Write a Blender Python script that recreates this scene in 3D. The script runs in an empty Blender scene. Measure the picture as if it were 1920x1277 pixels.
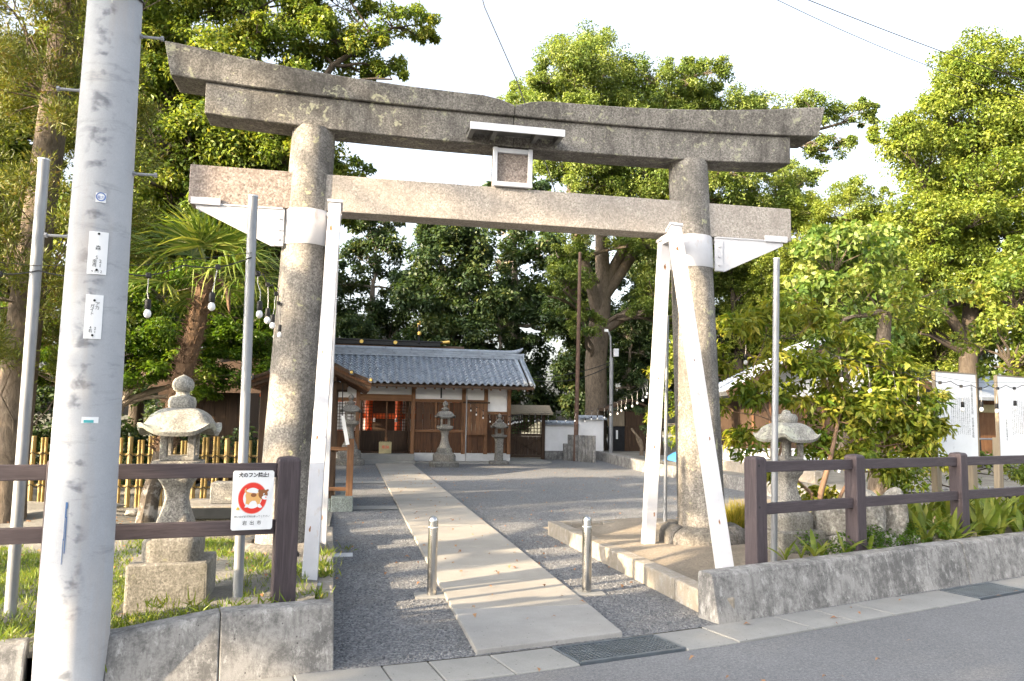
import bpy, bmesh, math, random
import numpy as np
from mathutils import Vector, Matrix, Euler
R = math.radians
scene = bpy.context.scene
COL = scene.collection

# ---------------------------------------------------------------- camera
cam = bpy.data.cameras.new('camera')
cam.sensor_width = 36.0
cam.lens = 1480.0 / 1920.0 * 36.0
cam.clip_start = 0.05
cam.clip_end = 2000.0
camo = bpy.data.objects.new('camera', cam)
COL.objects.link(camo)
camo.matrix_world = Matrix(((0.979318, -0.035284, -0.199226, 0.0),
                            (-0.201653, -0.089953, -0.975318, 0.0),
                            (0.016493, 0.995321, -0.095208, 1.6),
                            (0, 0, 0, 1)))
scene.camera = camo

# ---------------------------------------------------------------- light
SUN_EL = R(19.0)
SUN_AZ = (-0.925, -0.38)                 # horizontal direction towards the sun
n_ = math.hypot(*SUN_AZ)
to_sun = Vector((SUN_AZ[0]/n_*math.cos(SUN_EL), SUN_AZ[1]/n_*math.cos(SUN_EL), math.sin(SUN_EL)))
sd = bpy.data.lights.new('sun', 'SUN')
sd.energy = 3.2
sd.angle = R(0.6)
sd.color = (1.0, 0.79, 0.53)
so = bpy.data.objects.new('sun', sd)
COL.objects.link(so)
so.rotation_euler = (-to_sun).to_track_quat('-Z', 'Y').to_euler()
so.location = (0, 0, 60)

world = bpy.data.worlds.new('World')
scene.world = world
world.use_nodes = True
wn = world.node_tree
bg = wn.nodes['Background']
sky = wn.nodes.new('ShaderNodeTexSky')
sky.sky_type = 'NISHITA'
sky.sun_disc = False
sky.sun_elevation = SUN_EL
sky.sun_rotation = math.atan2(to_sun.x, to_sun.y)
sky.air_density = 1.0
sky.dust_density = 6.0
sky.ozone_density = 1.0
# thin high veil of cloud: the same sky with most of its blue washed out
bw_ = wn.nodes.new('ShaderNodeRGBToBW')
wn.links.new(sky.outputs[0], bw_.inputs[0])
veil = wn.nodes.new('ShaderNodeMix')
veil.data_type = 'RGBA'
veil.inputs[0].default_value = 0.6
wn.links.new(sky.outputs[0], veil.inputs[6])
wn.links.new(bw_.outputs[0], veil.inputs[7])
wn.links.new(veil.outputs[2], bg.inputs[0])
bg.inputs[1].default_value = 0.15

vs = scene.view_settings
vs.view_transform = 'Standard'
vs.look = 'None'
vs.exposure = 2.55
vs.gamma = 1.0
vs.use_curve_mapping = False
scene.render.engine = 'CYCLES'
cy = scene.cycles
cy.use_denoising = True
cy.max_bounces = 6
cy.diffuse_bounces = 3
cy.glossy_bounces = 3
cy.transmission_bounces = 3
cy.caustics_reflective = False
cy.caustics_refractive = False
cy.sample_clamp_indirect = 6.0

# ---------------------------------------------------------------- materials
class NT:
    def __init__(s, name):
        s.m = bpy.data.materials.new(name)
        s.m.use_nodes = True
        s.t = s.m.node_tree
        s.b = s.t.nodes['Principled BSDF']
        s.out = s.t.nodes['Material Output']
        s.tc = None
    def n(s, kind, **kw):
        x = s.t.nodes.new(kind)
        for k, v in kw.items():
            setattr(x, k, v)
        return x
    def l(s, a, b):
        s.t.links.new(a, b)
    def co(s, scale=(1, 1, 1), rnd=False):
        if s.tc is None:
            s.tc = s.n('ShaderNodeTexCoord')
        o = s.tc.outputs['Object']
        if rnd:
            oi = s.n('ShaderNodeObjectInfo')
            mu = s.n('ShaderNodeVectorMath', operation='MULTIPLY_ADD')
            mu.inputs[1].default_value = (1, 1, 1)
            s.l(o, mu.inputs[0])
            cb = s.n('ShaderNodeCombineXYZ')
            m2 = s.n('ShaderNodeMath', operation='MULTIPLY')
            m2.inputs[1].default_value = 37.0
            s.l(oi.outputs['Random'], m2.inputs[0])
            for i in range(3):
                s.l(m2.outputs[0], cb.inputs[i])
            s.l(cb.outputs[0], mu.inputs[2])
            o = mu.outputs[0]
        mp = s.n('ShaderNodeMapping')
        mp.inputs['Scale'].default_value = scale
        s.l(o, mp.inputs[0])
        return mp.outputs[0]
    def noise(s, scale, detail=4, rough=.6, co=None, dist=0):
        x = s.n('ShaderNodeTexNoise')
        x.inputs['Scale'].default_value = scale
        x.inputs['Detail'].default_value = detail
        x.inputs['Roughness'].default_value = rough
        x.inputs['Distortion'].default_value = dist
        s.l(co if co is not None else s.co(), x.inputs['Vector'])
        return x.outputs[0]
    def voro(s, scale, co=None, out='Distance', feature='F1'):
        x = s.n('ShaderNodeTexVoronoi', feature=feature)
        x.inputs['Scale'].default_value = scale
        s.l(co if co is not None else s.co(), x.inputs['Vector'])
        return x.outputs[out]
    def ramp(s, fac, stops, interp='LINEAR'):
        x = s.n('ShaderNodeValToRGB')
        x.color_ramp.interpolation = interp
        e = x.color_ramp.elements
        while len(e) < len(stops):
            e.new(0.5)
        for k, (p, c) in zip(e, stops):
            k.position = p
            k.color = (c[0], c[1], c[2], 1) if hasattr(c, '__len__') else (c, c, c, 1)
        s.l(fac, x.inputs[0])
        return x.outputs[0]
    def mix(s, fac, a, b, mode='MIX'):
        x = s.n('ShaderNodeMix', data_type='RGBA', blend_type=mode)
        for sock, v in ((x.inputs[0], fac), (x.inputs[6], a), (x.inputs[7], b)):
            if hasattr(v, 'is_linked'):
                s.l(v, sock)
            elif hasattr(v, '__len__'):
                sock.default_value = (v[0], v[1], v[2], 1)
            else:
                sock.default_value = v
        return x.outputs[2]
    def bump(s, h, strength=.4, dist=.01):
        x = s.n('ShaderNodeBump')
        x.inputs['Strength'].default_value = strength
        x.inputs['Distance'].default_value = dist
        s.l(h, x.inputs['Height'])
        s.l(x.outputs[0], s.b.inputs['Normal'])
    def set(s, col=None, rough=.8, metal=0., spec=.35):
        if col is not None:
            if hasattr(col, 'is_linked'):
                s.l(col, s.b.inputs['Base Color'])
            else:
                s.b.inputs['Base Color'].default_value = (col[0], col[1], col[2], 1)
        if hasattr(rough, 'is_linked'):
            s.l(rough, s.b.inputs['Roughness'])
        else:
            s.b.inputs['Roughness'].default_value = rough
        s.b.inputs['Metallic'].default_value = metal
        s.b.inputs['Specular IOR Level'].default_value = spec
        return s.m

def stone(name, lo, hi, speck=120, dark=None, darkamt=.5, lichen=None, lscale=5, lthr=.6, bump=.5, rough=.9, rnd=False):
    t = NT(name)
    c0 = t.co(rnd=rnd)
    sp = t.noise(speck, 2, .7, c0)
    col = t.ramp(sp, [(.34, lo), (.5, [(a+b)/2 for a, b in zip(lo, hi)]), (.66, hi)])
    cell = t.n('ShaderNodeRGBToBW')
    t.l(t.voro(speck*.8, c0, 'Color'), cell.inputs[0])
    col = t.mix(.8, col, t.ramp(cell.outputs[0], [(.2, .68), (.5, 1.0), (.8, 1.22)]), 'MULTIPLY')
    if dark is not None:
        w = t.noise(1.7, 7, .72, c0, .6)
        col = t.mix(t.ramp(w, [(.42, 0), (.68, darkamt)]), col, dark)
        ws = t.noise(2.2, 5, .7, t.co((3.5, 3.5, .45), rnd=rnd))
        col = t.mix(t.ramp(ws, [(.5, 0), (.72, darkamt*.8)]), col, dark)
    if lichen is not None:
        ln = t.noise(lscale, 6, .62, c0, .8)
        ln2 = t.noise(lscale*5, 3, .6, c0)
        f = t.mix(.3, ln, ln2)
        col = t.mix(t.ramp(f, [(lthr-.02, 0), (lthr+.03, .85)]), col, lichen)
    h = t.mix(.5, sp, t.noise(speck*.25, 5, .7, c0))
    t.bump(h, bump, .012)
    return t.set(col, rough)

def plain(name, col, rough=.6, metal=0., var=.12, scale=8, bump=0., bscale=60, spec=.4, rnd=True):
    t = NT(name)
    c0 = t.co(rnd=rnd)
    nz = t.noise(scale, 5, .65, c0)
    lo = [max(0, c*(1-var*1.6)) for c in col]
    hi = [min(1, c*(1+var)) for c in col]
    cc = t.ramp(nz, [(.3, lo), (.7, hi)])
    if bump:
        t.bump(t.noise(bscale, 4, .6, c0), bump, .01)
    rr = t.ramp(t.noise(scale*2, 3, .6, c0), [(.3, max(0, rough-.08)), (.7, min(1, rough+.1))])
    return t.set(cc, rr, metal, spec)

def wood(name, c1, c2, axis=2, scale=14, bump=.35, rough=.75, weather=None):
    t = NT(name)
    s = [scale]*3
    s[axis] = scale*.07
    c0 = t.co(s, rnd=True)
    g = t.noise(1.0, 7, .7, c0, 1.2)
    col = t.ramp(g, [(.3, c1), (.55, [(a+b)/2 for a, b in zip(c1, c2)]), (.72, c2)])
    if weather is not None:
        w = t.noise(1.3, 5, .65, t.co(rnd=True))
        col = t.mix(t.ramp(w, [(.45, 0), (.7, .8)]), col, weather)
    t.bump(g, bump, .008)
    return t.set(col, rough, 0, .3)

def leafmat(name, cols, trans=.43, rough=.45):
    """leaf colours run along the leaf's own tint attribute"""
    t = NT(name)
    at = t.n('ShaderNodeAttribute', attribute_name='tint')
    n = len(cols)
    col = t.ramp(at.outputs['Fac'], [(i/(n-1), c) for i, c in enumerate(cols)])
    t.set(col, rough, 0, .35)
    tr = t.n('ShaderNodeBsdfTranslucent')
    br = t.mix(1.0, col, (1.25, 1.2, .55), 'MULTIPLY')
    t.l(br, tr.inputs[0])
    mx = t.n('ShaderNodeMixShader')
    mx.inputs[0].default_value = trans
    t.l(t.b.outputs[0], mx.inputs[1])
    t.l(tr.outputs[0], mx.inputs[2])
    t.l(mx.outputs[0], t.out.inputs[0])
    return t.m

M = {}
M['granite'] = stone('weathered_granite', (.145, .133, .118), (.345, .322, .29), 62, (.065, .061, .055), .85, (.40, .40, .25), 5.0, .60)
M['granite_top'] = stone('dark_weathered_granite', (.11, .102, .09), (.295, .278, .252), 62, (.042, .039, .035), .85, (.34, .34, .24), 6.5, .585)
M['granite_new'] = stone('pale_pink_granite', (.265, .238, .21), (.45, .412, .37), 66, (.24, .215, .19), .6, None)
M['granite_plaque'] = stone('pink_granite', (.17, .135, .115), (.40, .345, .31), 55, (.12, .10, .08), .3, None)
M['lantern'] = stone('lantern_granite', (.15, .14, .125), (.38, .36, .325), 70, (.10, .095, .085), .65, (.50, .50, .40), 7, .60)
M['lantern_base'] = stone('mossy_plinth_stone', (.15, .142, .125), (.29, .275, .245), 60, (.085, .08, .06), .7, (.28, .28, .17), 5, .66)
M['roofstone'] = stone('lichened_roof_stone', (.19, .185, .17), (.42, .41, .37), 80, (.10, .095, .085), .7, (.40, .41, .33), 6, .53)
M['farstone'] = stone('dark_lantern_stone', (.11, .107, .10), (.26, .25, .23), 40, (.075, .072, .06), .6, (.30, .30, .24), 7, .62, rnd=True)
M['rock'] = stone('garden_rock', (.20, .185, .16), (.42, .40, .36), 30, (.09, .085, .07), .6, (.45, .45, .38), 6, .60, bump=.9, rnd=True)
M['footstone'] = stone('foot_stone', (.11, .10, .09), (.25, .23, .205), 45, (.07, .065, .055), .7, (.30, .30, .18), 7, .64, bump=.9)
M['greenstone'] = stone('green_granite', (.16, .19, .18), (.33, .37, .35), 70, (.08, .09, .085), .4, None)

def concrete(name, c, stain, amt=.8, vertical=True):
    t = NT(name)
    c0 = t.co()
    big = t.noise(1.4, 7, .7, c0)
    col = t.ramp(big, [(.3, [x*.8 for x in c]), (.7, [min(1, x*1.12) for x in c])])
    fine = t.noise(90, 3, .7, c0)
    col = t.mix(.25, col, t.ramp(fine, [(.3, .35), (.7, .9)]), 'MULTIPLY')
    if vertical:
        st = t.noise(3.0, 12, .85, t.co((1.0, 1.0, 1.0)))
        col = t.mix(t.ramp(st, [(.44, 0), (.56, amt)]), col, stain)
        sv = t.noise(16, 8, .75, t.co((1.0, 1.0, .12)))
        col = t.mix(t.ramp(sv, [(.50, 0), (.60, amt*.6)]), col, stain)
        ef = t.noise(11, 10, .85, t.co((1.3, 1.3, .6)))
        col = t.mix(t.ramp(ef, [(.53, 0), (.60, .55)]), col, (.46, .455, .44))
    pits = t.voro(15, c0)
    pm = t.ramp(pits, [(.05, 0), (.11, 1)])
    col = t.mix(1.0, col, t.ramp(pits, [(.04, .35), (.10, 1)]), 'MULTIPLY')
    h = t.mix(.6, pm, fine)
    t.bump(h, .5, .006)
    return t.set(col, .9)
M['concrete'] = concrete('stained_concrete', (.33, .322, .31), (.10, .098, .096), .9)
M['concrete_kerb'] = concrete('tan_kerb_concrete', (.32, .29, .25), (.20, .175, .14), .7)
M['slab'] = concrete('gutter_concrete', (.275, .275, .265), (.3, .3, .3), .2, False)

def pathmat():
    t = NT('washed_path_concrete')
    c0 = t.co()
    big = t.noise(1.1, 6, .65, c0)
    col = t.ramp(big, [(.3, (.30, .283, .256)), (.7, (.40, .378, .342))])
    f = t.noise(140, 3, .75, c0)
    col = t.mix(.45, col, t.ramp(f, [(.35, .45), (.65, 1.0)]), 'MULTIPLY')
    st = t.noise(2.5, 6, .7, t.co((1, .3, 1)))
    col = t.mix(t.ramp(st, [(.55, 0), (.75, .35)]), col, (.27, .24, .20))
    t.bump(f, .35, .006)
    return t.set(col, .9)
M['path'] = pathmat()
M['path_grey'] = concrete('grey_aggregate_concrete', (.32, .315, .305), (.3, .3, .3), .2, False)
M['grate'] = plain('dark_grating_steel', (.14, .165, .19), .45, .5, .15, 10)

def gravelmat():
    t = NT('crushed_gravel')
    c0 = t.co()
    v = t.voro(62, c0)
    vc = t.voro(62, c0, 'Color')
    bw = t.n('ShaderNodeRGBToBW')
    t.l(vc, bw.inputs[0])
    col = t.ramp(bw.outputs[0], [(.15, (.095, .101, .112)), (.5, (.168, .175, .188)), (.85, (.275, .28, .288))])
    big = t.noise(.9, 6, .65, c0)
    col = t.mix(t.ramp(big, [(.5, 0), (.75, .4)]), col, (.21, .19, .165))
    fine = t.noise(220, 2, .7, c0)
    h = t.mix(.25, t.ramp(v, [(0, 1), (.6, 0)]), fine)
    t.bump(h, 1.0, .02)
    return t.set(col, .9)
M['gravel'] = gravelmat()

def asphaltmat():
    t = NT('grey_asphalt')
    c0 = t.co()
    f = t.mix(.5, t.noise(170, 3, .75, c0), t.noise(60, 3, .8, c0))
    col = t.ramp(f, [(.38, (.093, .096, .102)), (.52, (.165, .168, .175)), (.64, (.285, .285, .285))])
    big = t.noise(.6, 6, .65, c0)
    col = t.mix(.5, col, t.ramp(big, [(.3, .72), (.7, 1.12)]), 'MULTIPLY')
    t.bump(f, .5, .006)
    return t.set(col, .88)
M['asphalt'] = asphaltmat()

def soilmat(name, c1, c2, c3):
    t = NT(name)
    c0 = t.co()
    a = t.noise(1.2, 8, .7, c0)
    col = t.ramp(a, [(.3, c1), (.5, c2), (.72, c3)])
    b = t.noise(35, 5, .75, c0)
    col = t.mix(.6, col, t.ramp(b, [(.3, .4), (.7, 1.15)]), 'MULTIPLY')
    t.bump(b, .9, .03)
    return t.set(col, .95)
M['soil'] = soilmat('dry_soil', (.16, .135, .10), (.25, .21, .16), (.34, .295, .23))
M['soil_tan'] = soilmat('tan_soil', (.22, .185, .145), (.31, .265, .21), (.39, .335, .27))
M['soil_grey'] = soilmat('grey_dirt', (.15, .145, .13), (.235, .225, .20), (.31, .295, .265))
M['terrain'] = soilmat('forest_floor', (.06, .06, .035), (.10, .095, .055), (.15, .13, .08))

M['white_steel'] = None
def whitesteel():
    t = NT('white_painted_steel')
    c0 = t.co()
    a = t.noise(2.2, 6, .7, c0)
    col = t.ramp(a, [(.3, (.47, .47, .49)), (.65, (.58, .58, .60))])
    ru = t.noise(7, 7, .7, t.co((1, 1, .35)))
    col = t.mix(t.ramp(ru, [(.60, 0), (.70, .6)]), col, (.40, .29, .20))
    dots = t.noise(60, 2, .5, c0)
    col = t.mix(t.ramp(dots, [(.74, 0), (.78, .6)]), col, (.22, .18, .15))
    t.bump(t.noise(25, 4, .6, c0), .06, .01)
    return t.set(col, .42, 0, .45)
M['white_steel'] = whitesteel()
M['white_plate'] = plain('white_enamel', (.84, .85, .86), .35, 0, .04, 3)
M['alu'] = plain('pale_aluminium_paint', (.66, .67, .70), .4, .25, .08, 6)
M['alu_dark'] = plain('dark_aluminium', (.16, .16, .155), .5, .3, .2, 10)
M['galv'] = None
def galv():
    t = NT('galvanised_pipe')
    c0 = t.co()
    v = t.noise(12, 5, .7, t.co((1, 1, .25)))
    col = t.ramp(v, [(.3, (.21, .22, .235)), (.7, (.33, .34, .355))])
    ru = t.noise(5, 7, .75, t.co((3, 3, .5)))
    col = t.mix(t.ramp(ru, [(.68, 0), (.75, .75)]), col, (.24, .13, .075))
    return t.set(col, .5, .35)
M['galv'] = galv()
M['stainless'] = plain('brushed_stainless', (.52, .515, .50), .2, 1.0, .01, 2)
def polecon():
    t = NT('pole_concrete')
    c0 = t.co()
    a = t.noise(1.6, 7, .68, c0)
    col = t.ramp(a, [(.3, (.35, .365, .395)), (.7, (.49, .505, .53))])
    f = t.noise(130, 3, .7, c0)
    col = t.mix(.18, col, t.ramp(f, [(.3, .4), (.7, 1)]), 'MULTIPLY')
    st = t.noise(2.0, 6, .7, t.co((1.4, 1.4, 5.5)), .4)
    col = t.mix(t.ramp(st, [(.56, 0), (.72, .5)]), col, (.17, .18, .20))
    sx = t.n('ShaderNodeSeparateXYZ')
    t.l(t.tc.outputs['Object'], sx.inputs[0])
    ab = t.n('ShaderNodeMath', operation='ABSOLUTE')
    ad = t.n('ShaderNodeMath', operation='ADD')
    ad.inputs[1].default_value = -.01
    t.l(sx.outputs[0], ad.inputs[0])
    t.l(ad.outputs[0], ab.inputs[0])
    band = t.ramp(ab.outputs[0], [(.03, 1), (.085, 0)])
    sm = t.noise(1.0, 3, .55, t.co((9, 9, 11)), .2)
    smf = t.mix(1.0, band, t.ramp(sm, [(.54, 0), (.66, .7)]), 'MULTIPLY')
    col = t.mix(smf, col, (.10, .11, .135))
    wv = t.noise(1.6, 4, .6, t.co((5, 5, .5)))
    col = t.mix(t.ramp(wv, [(.55, 0), (.75, .4)]), col, (.42, .35, .29))
    t.bump(f, .2, .004)
    return t.set(col, .85)
M['polecon'] = polecon()
M['plaswood'] = wood('brown_plastic_wood', (.042, .033, .037), (.098, .078, .085), 0, 40, .5, .6)
M['plaswood_v'] = wood('brown_plastic_wood_post', (.042, .033, .037), (.095, .075, .082), 2, 40, .45, .6)
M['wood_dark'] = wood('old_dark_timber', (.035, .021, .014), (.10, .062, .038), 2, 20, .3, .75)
M['wood_brown'] = wood('brown_timber', (.13, .062, .03), (.29, .15, .075), 2, 18, .3, .7, (.09, .05, .03))
M['wood_brown_x'] = wood('brown_timber_beam', (.13, .062, .03), (.29, .15, .075), 0, 18, .3, .7)
M['wood_plank'] = wood('weathered_planks', (.045, .022, .013), (.165, .078, .038), 2, 16, .35, .8, (.045, .028, .02))
M['wood_grey'] = wood('grey_weathered_post', (.20, .16, .11), (.36, .30, .22), 2, 18, .3, .8)
M['plaster'] = plain('white_plaster', (.78, .78, .79), .85, 0, .06, 2.5)
M['plinth'] = plain('pale_plinth', (.52, .53, .54), .85, 0, .12, 3)
M['tile'] = plain('blue_grey_roof_tile', (.33, .37, .43), .33, 0.1, .22, 3.0, .15, 30, .55)
M['tile_dark'] = plain('dark_roof_tile', (.10, .105, .115), .45, 0.1, .3, 4, .2, 30)
M['gold'] = plain('gilt_metal', (.80, .56, .16), .35, .7, .1, 6)
M['lacquer_black'] = plain('black_lacquer', (.018, .02, .024), .35, 0, .2, 6)
M['red'] = plain('vermilion_lacquer', (.88, .13, .02), .45, 0, .12, 4)
M['bamboo'] = None
def bamboo():
    t = NT('yellow_bamboo')
    c0 = t.co((1, 1, 1), rnd=True)
    a = t.noise(6, 5, .6, t.co((8, 8, .6), rnd=True))
    col = t.ramp(a, [(.3, (.19, .13, .045)), (.7, (.36, .265, .10))])
    return t.set(col, .45, 0, .4)
M['bamboo'] = bamboo()
M['black'] = plain('black_rubber', (.015, .015, .016), .5, 0, .2, 10)
M['wire'] = plain('black_cable', (.02, .02, .022), .6, 0, .1, 5)
M['whitewire'] = plain('white_cord', (.55, .54, .50), .6, 0, .1, 5)
M['bulb'] = plain('opal_bulb_glass', (.85, .85, .84), .2, 0, .02, 4, spec=.5)
M['ink'] = plain('black_print', (.02, .02, .025), .6, 0, .05, 5)
M['ink_blue'] = plain('blue_print', (.08, .16, .42), .6, 0, .05, 5)
M['teal'] = plain('teal_print', (.08, .42, .45), .6, 0, .05, 5)
M['signred'] = plain('red_print', (.78, .045, .03), .5, 0, .05, 5)
M['dogtan'] = plain('tan_print', (.80, .45, .16), .5, 0, .05, 5)
M['dogbrown'] = plain('brown_print', (.27, .10, .035), .5, 0, .05, 5)
M['dogpink'] = plain('pink_print', (.80, .34, .30), .5, 0, .05, 5)
M['yellow'] = plain('yellow_plastic', (.75, .48, .04), .5, 0, .08, 6)
M['bluep'] = plain('blue_plastic', (.05, .22, .55), .5, 0, .08, 6)
M['rust_pole'] = plain('rusty_brown_pole', (.15, .09, .065), .7, .1, .25, 6)
M['glass_dark'] = plain('dark_glass', (.03, .035, .04), .12, 0, .1, 4, spec=.6)
M['rust'] = plain('rust_stain', (.26, .13, .06), .9, 0, .3, 40)
M['cream'] = plain('cream_box_wood', (.42, .36, .20), .6, 0, .15, 8)
M['bluepaint'] = plain('blue_paint_drip', (.035, .10, .24), .5, 0, .1, 10)

def bark(name, c1, c2, scale=9, zs=.22, bump=.9, light=None):
    t = NT(name)
    c0 = t.co((1, 1, zs), rnd=True)
    a = t.noise(scale, 8, .75, c0, .8)
    col = t.ramp(a, [(.32, c1), (.68, c2)])
    if light is not None:
        b = t.noise(5, 5, .6, t.co(rnd=True))
        col = t.mix(t.ramp(b, [(.52, 0), (.6, .8)]), col, light)
    t.bump(a, bump, .04)
    return t.set(col, .92)
M['bark'] = bark('grey_brown_bark', (.075, .058, .042), (.22, .175, .13), 13, .4)
M['bark_pale'] = bark('pale_smooth_bark', (.17, .14, .11), (.34, .29, .23), 6)
M['bark_red'] = bark('orange_brown_bark', (.14, .085, .055), (.28, .185, .125), 10)
M['bark_dark'] = bark('dark_bark', (.035, .027, .02), (.10, .08, .06))
M['bark_palm'] = bark('fibrous_palm_bark', (.075, .045, .026), (.24, .15, .09), 26, .5, 1.0)
M['bark_mottle'] = bark('mottled_palm_base', (.045, .038, .03), (.16, .13, .10), 20, .5, 1.0, (.38, .36, .33))

M['lf_camphor'] = leafmat('camphor_leaf', [(.065, .115, .026), (.13, .19, .04), (.21, .265, .06), (.30, .33, .09)])
M['lf_right'] = leafmat('bright_camphor_leaf', [(.065, .115, .018), (.135, .19, .028), (.22, .27, .042), (.31, .33, .06)])
M['lf_left'] = leafmat('evergreen_leaf', [(.06, .11, .02), (.12, .18, .028), (.20, .25, .04), (.31, .29, .055)])
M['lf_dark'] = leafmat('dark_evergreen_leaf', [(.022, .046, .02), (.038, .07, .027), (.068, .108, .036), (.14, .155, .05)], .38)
M['lf_maple'] = leafmat('maple_leaf', [(.035, .085, .008), (.07, .14, .012), (.115, .19, .018), (.19, .22, .03)], .45)
M['lf_conifer'] = leafmat('cryptomeria_spray', [(.06, .09, .018), (.12, .15, .026), (.19, .205, .036), (.20, .13, .04)], .3)
M['lf_ginkgo'] = leafmat('broad_pale_leaf', [(.06, .12, .025), (.12, .20, .04), (.23, .30, .07), (.40, .42, .14)], .45)
M['lf_shrub'] = leafmat('shrub_leaf', [(.07, .135, .016), (.15, .215, .025), (.27, .30, .04), (.40, .36, .06)], .45)
M['lf_palm'] = leafmat('palm_frond_green', [(.055, .11, .02), (.12, .19, .03), (.22, .27, .06), (.36, .34, .10)], .35, .4)
M['lf_ginger'] = leafmat('ginger_leaf', [(.06, .12, .02), (.125, .185, .028), (.22, .26, .05), (.33, .27, .07)], .45)
M['lf_grass'] = leafmat('grass_blade', [(.065, .12, .018), (.12, .19, .025), (.20, .25, .04), (.30, .27, .09)], .4)
M['lf_tuft'] = leafmat('yellow_grass_blade', [(.12, .15, .02), (.25, .24, .03), (.40, .33, .05), (.46, .36, .08)], .4)
M['lf_dead'] = leafmat('fallen_leaf', [(.24, .11, .05), (.34, .17, .08), (.42, .24, .12), (.22, .09, .04)], .15, .7)
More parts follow.
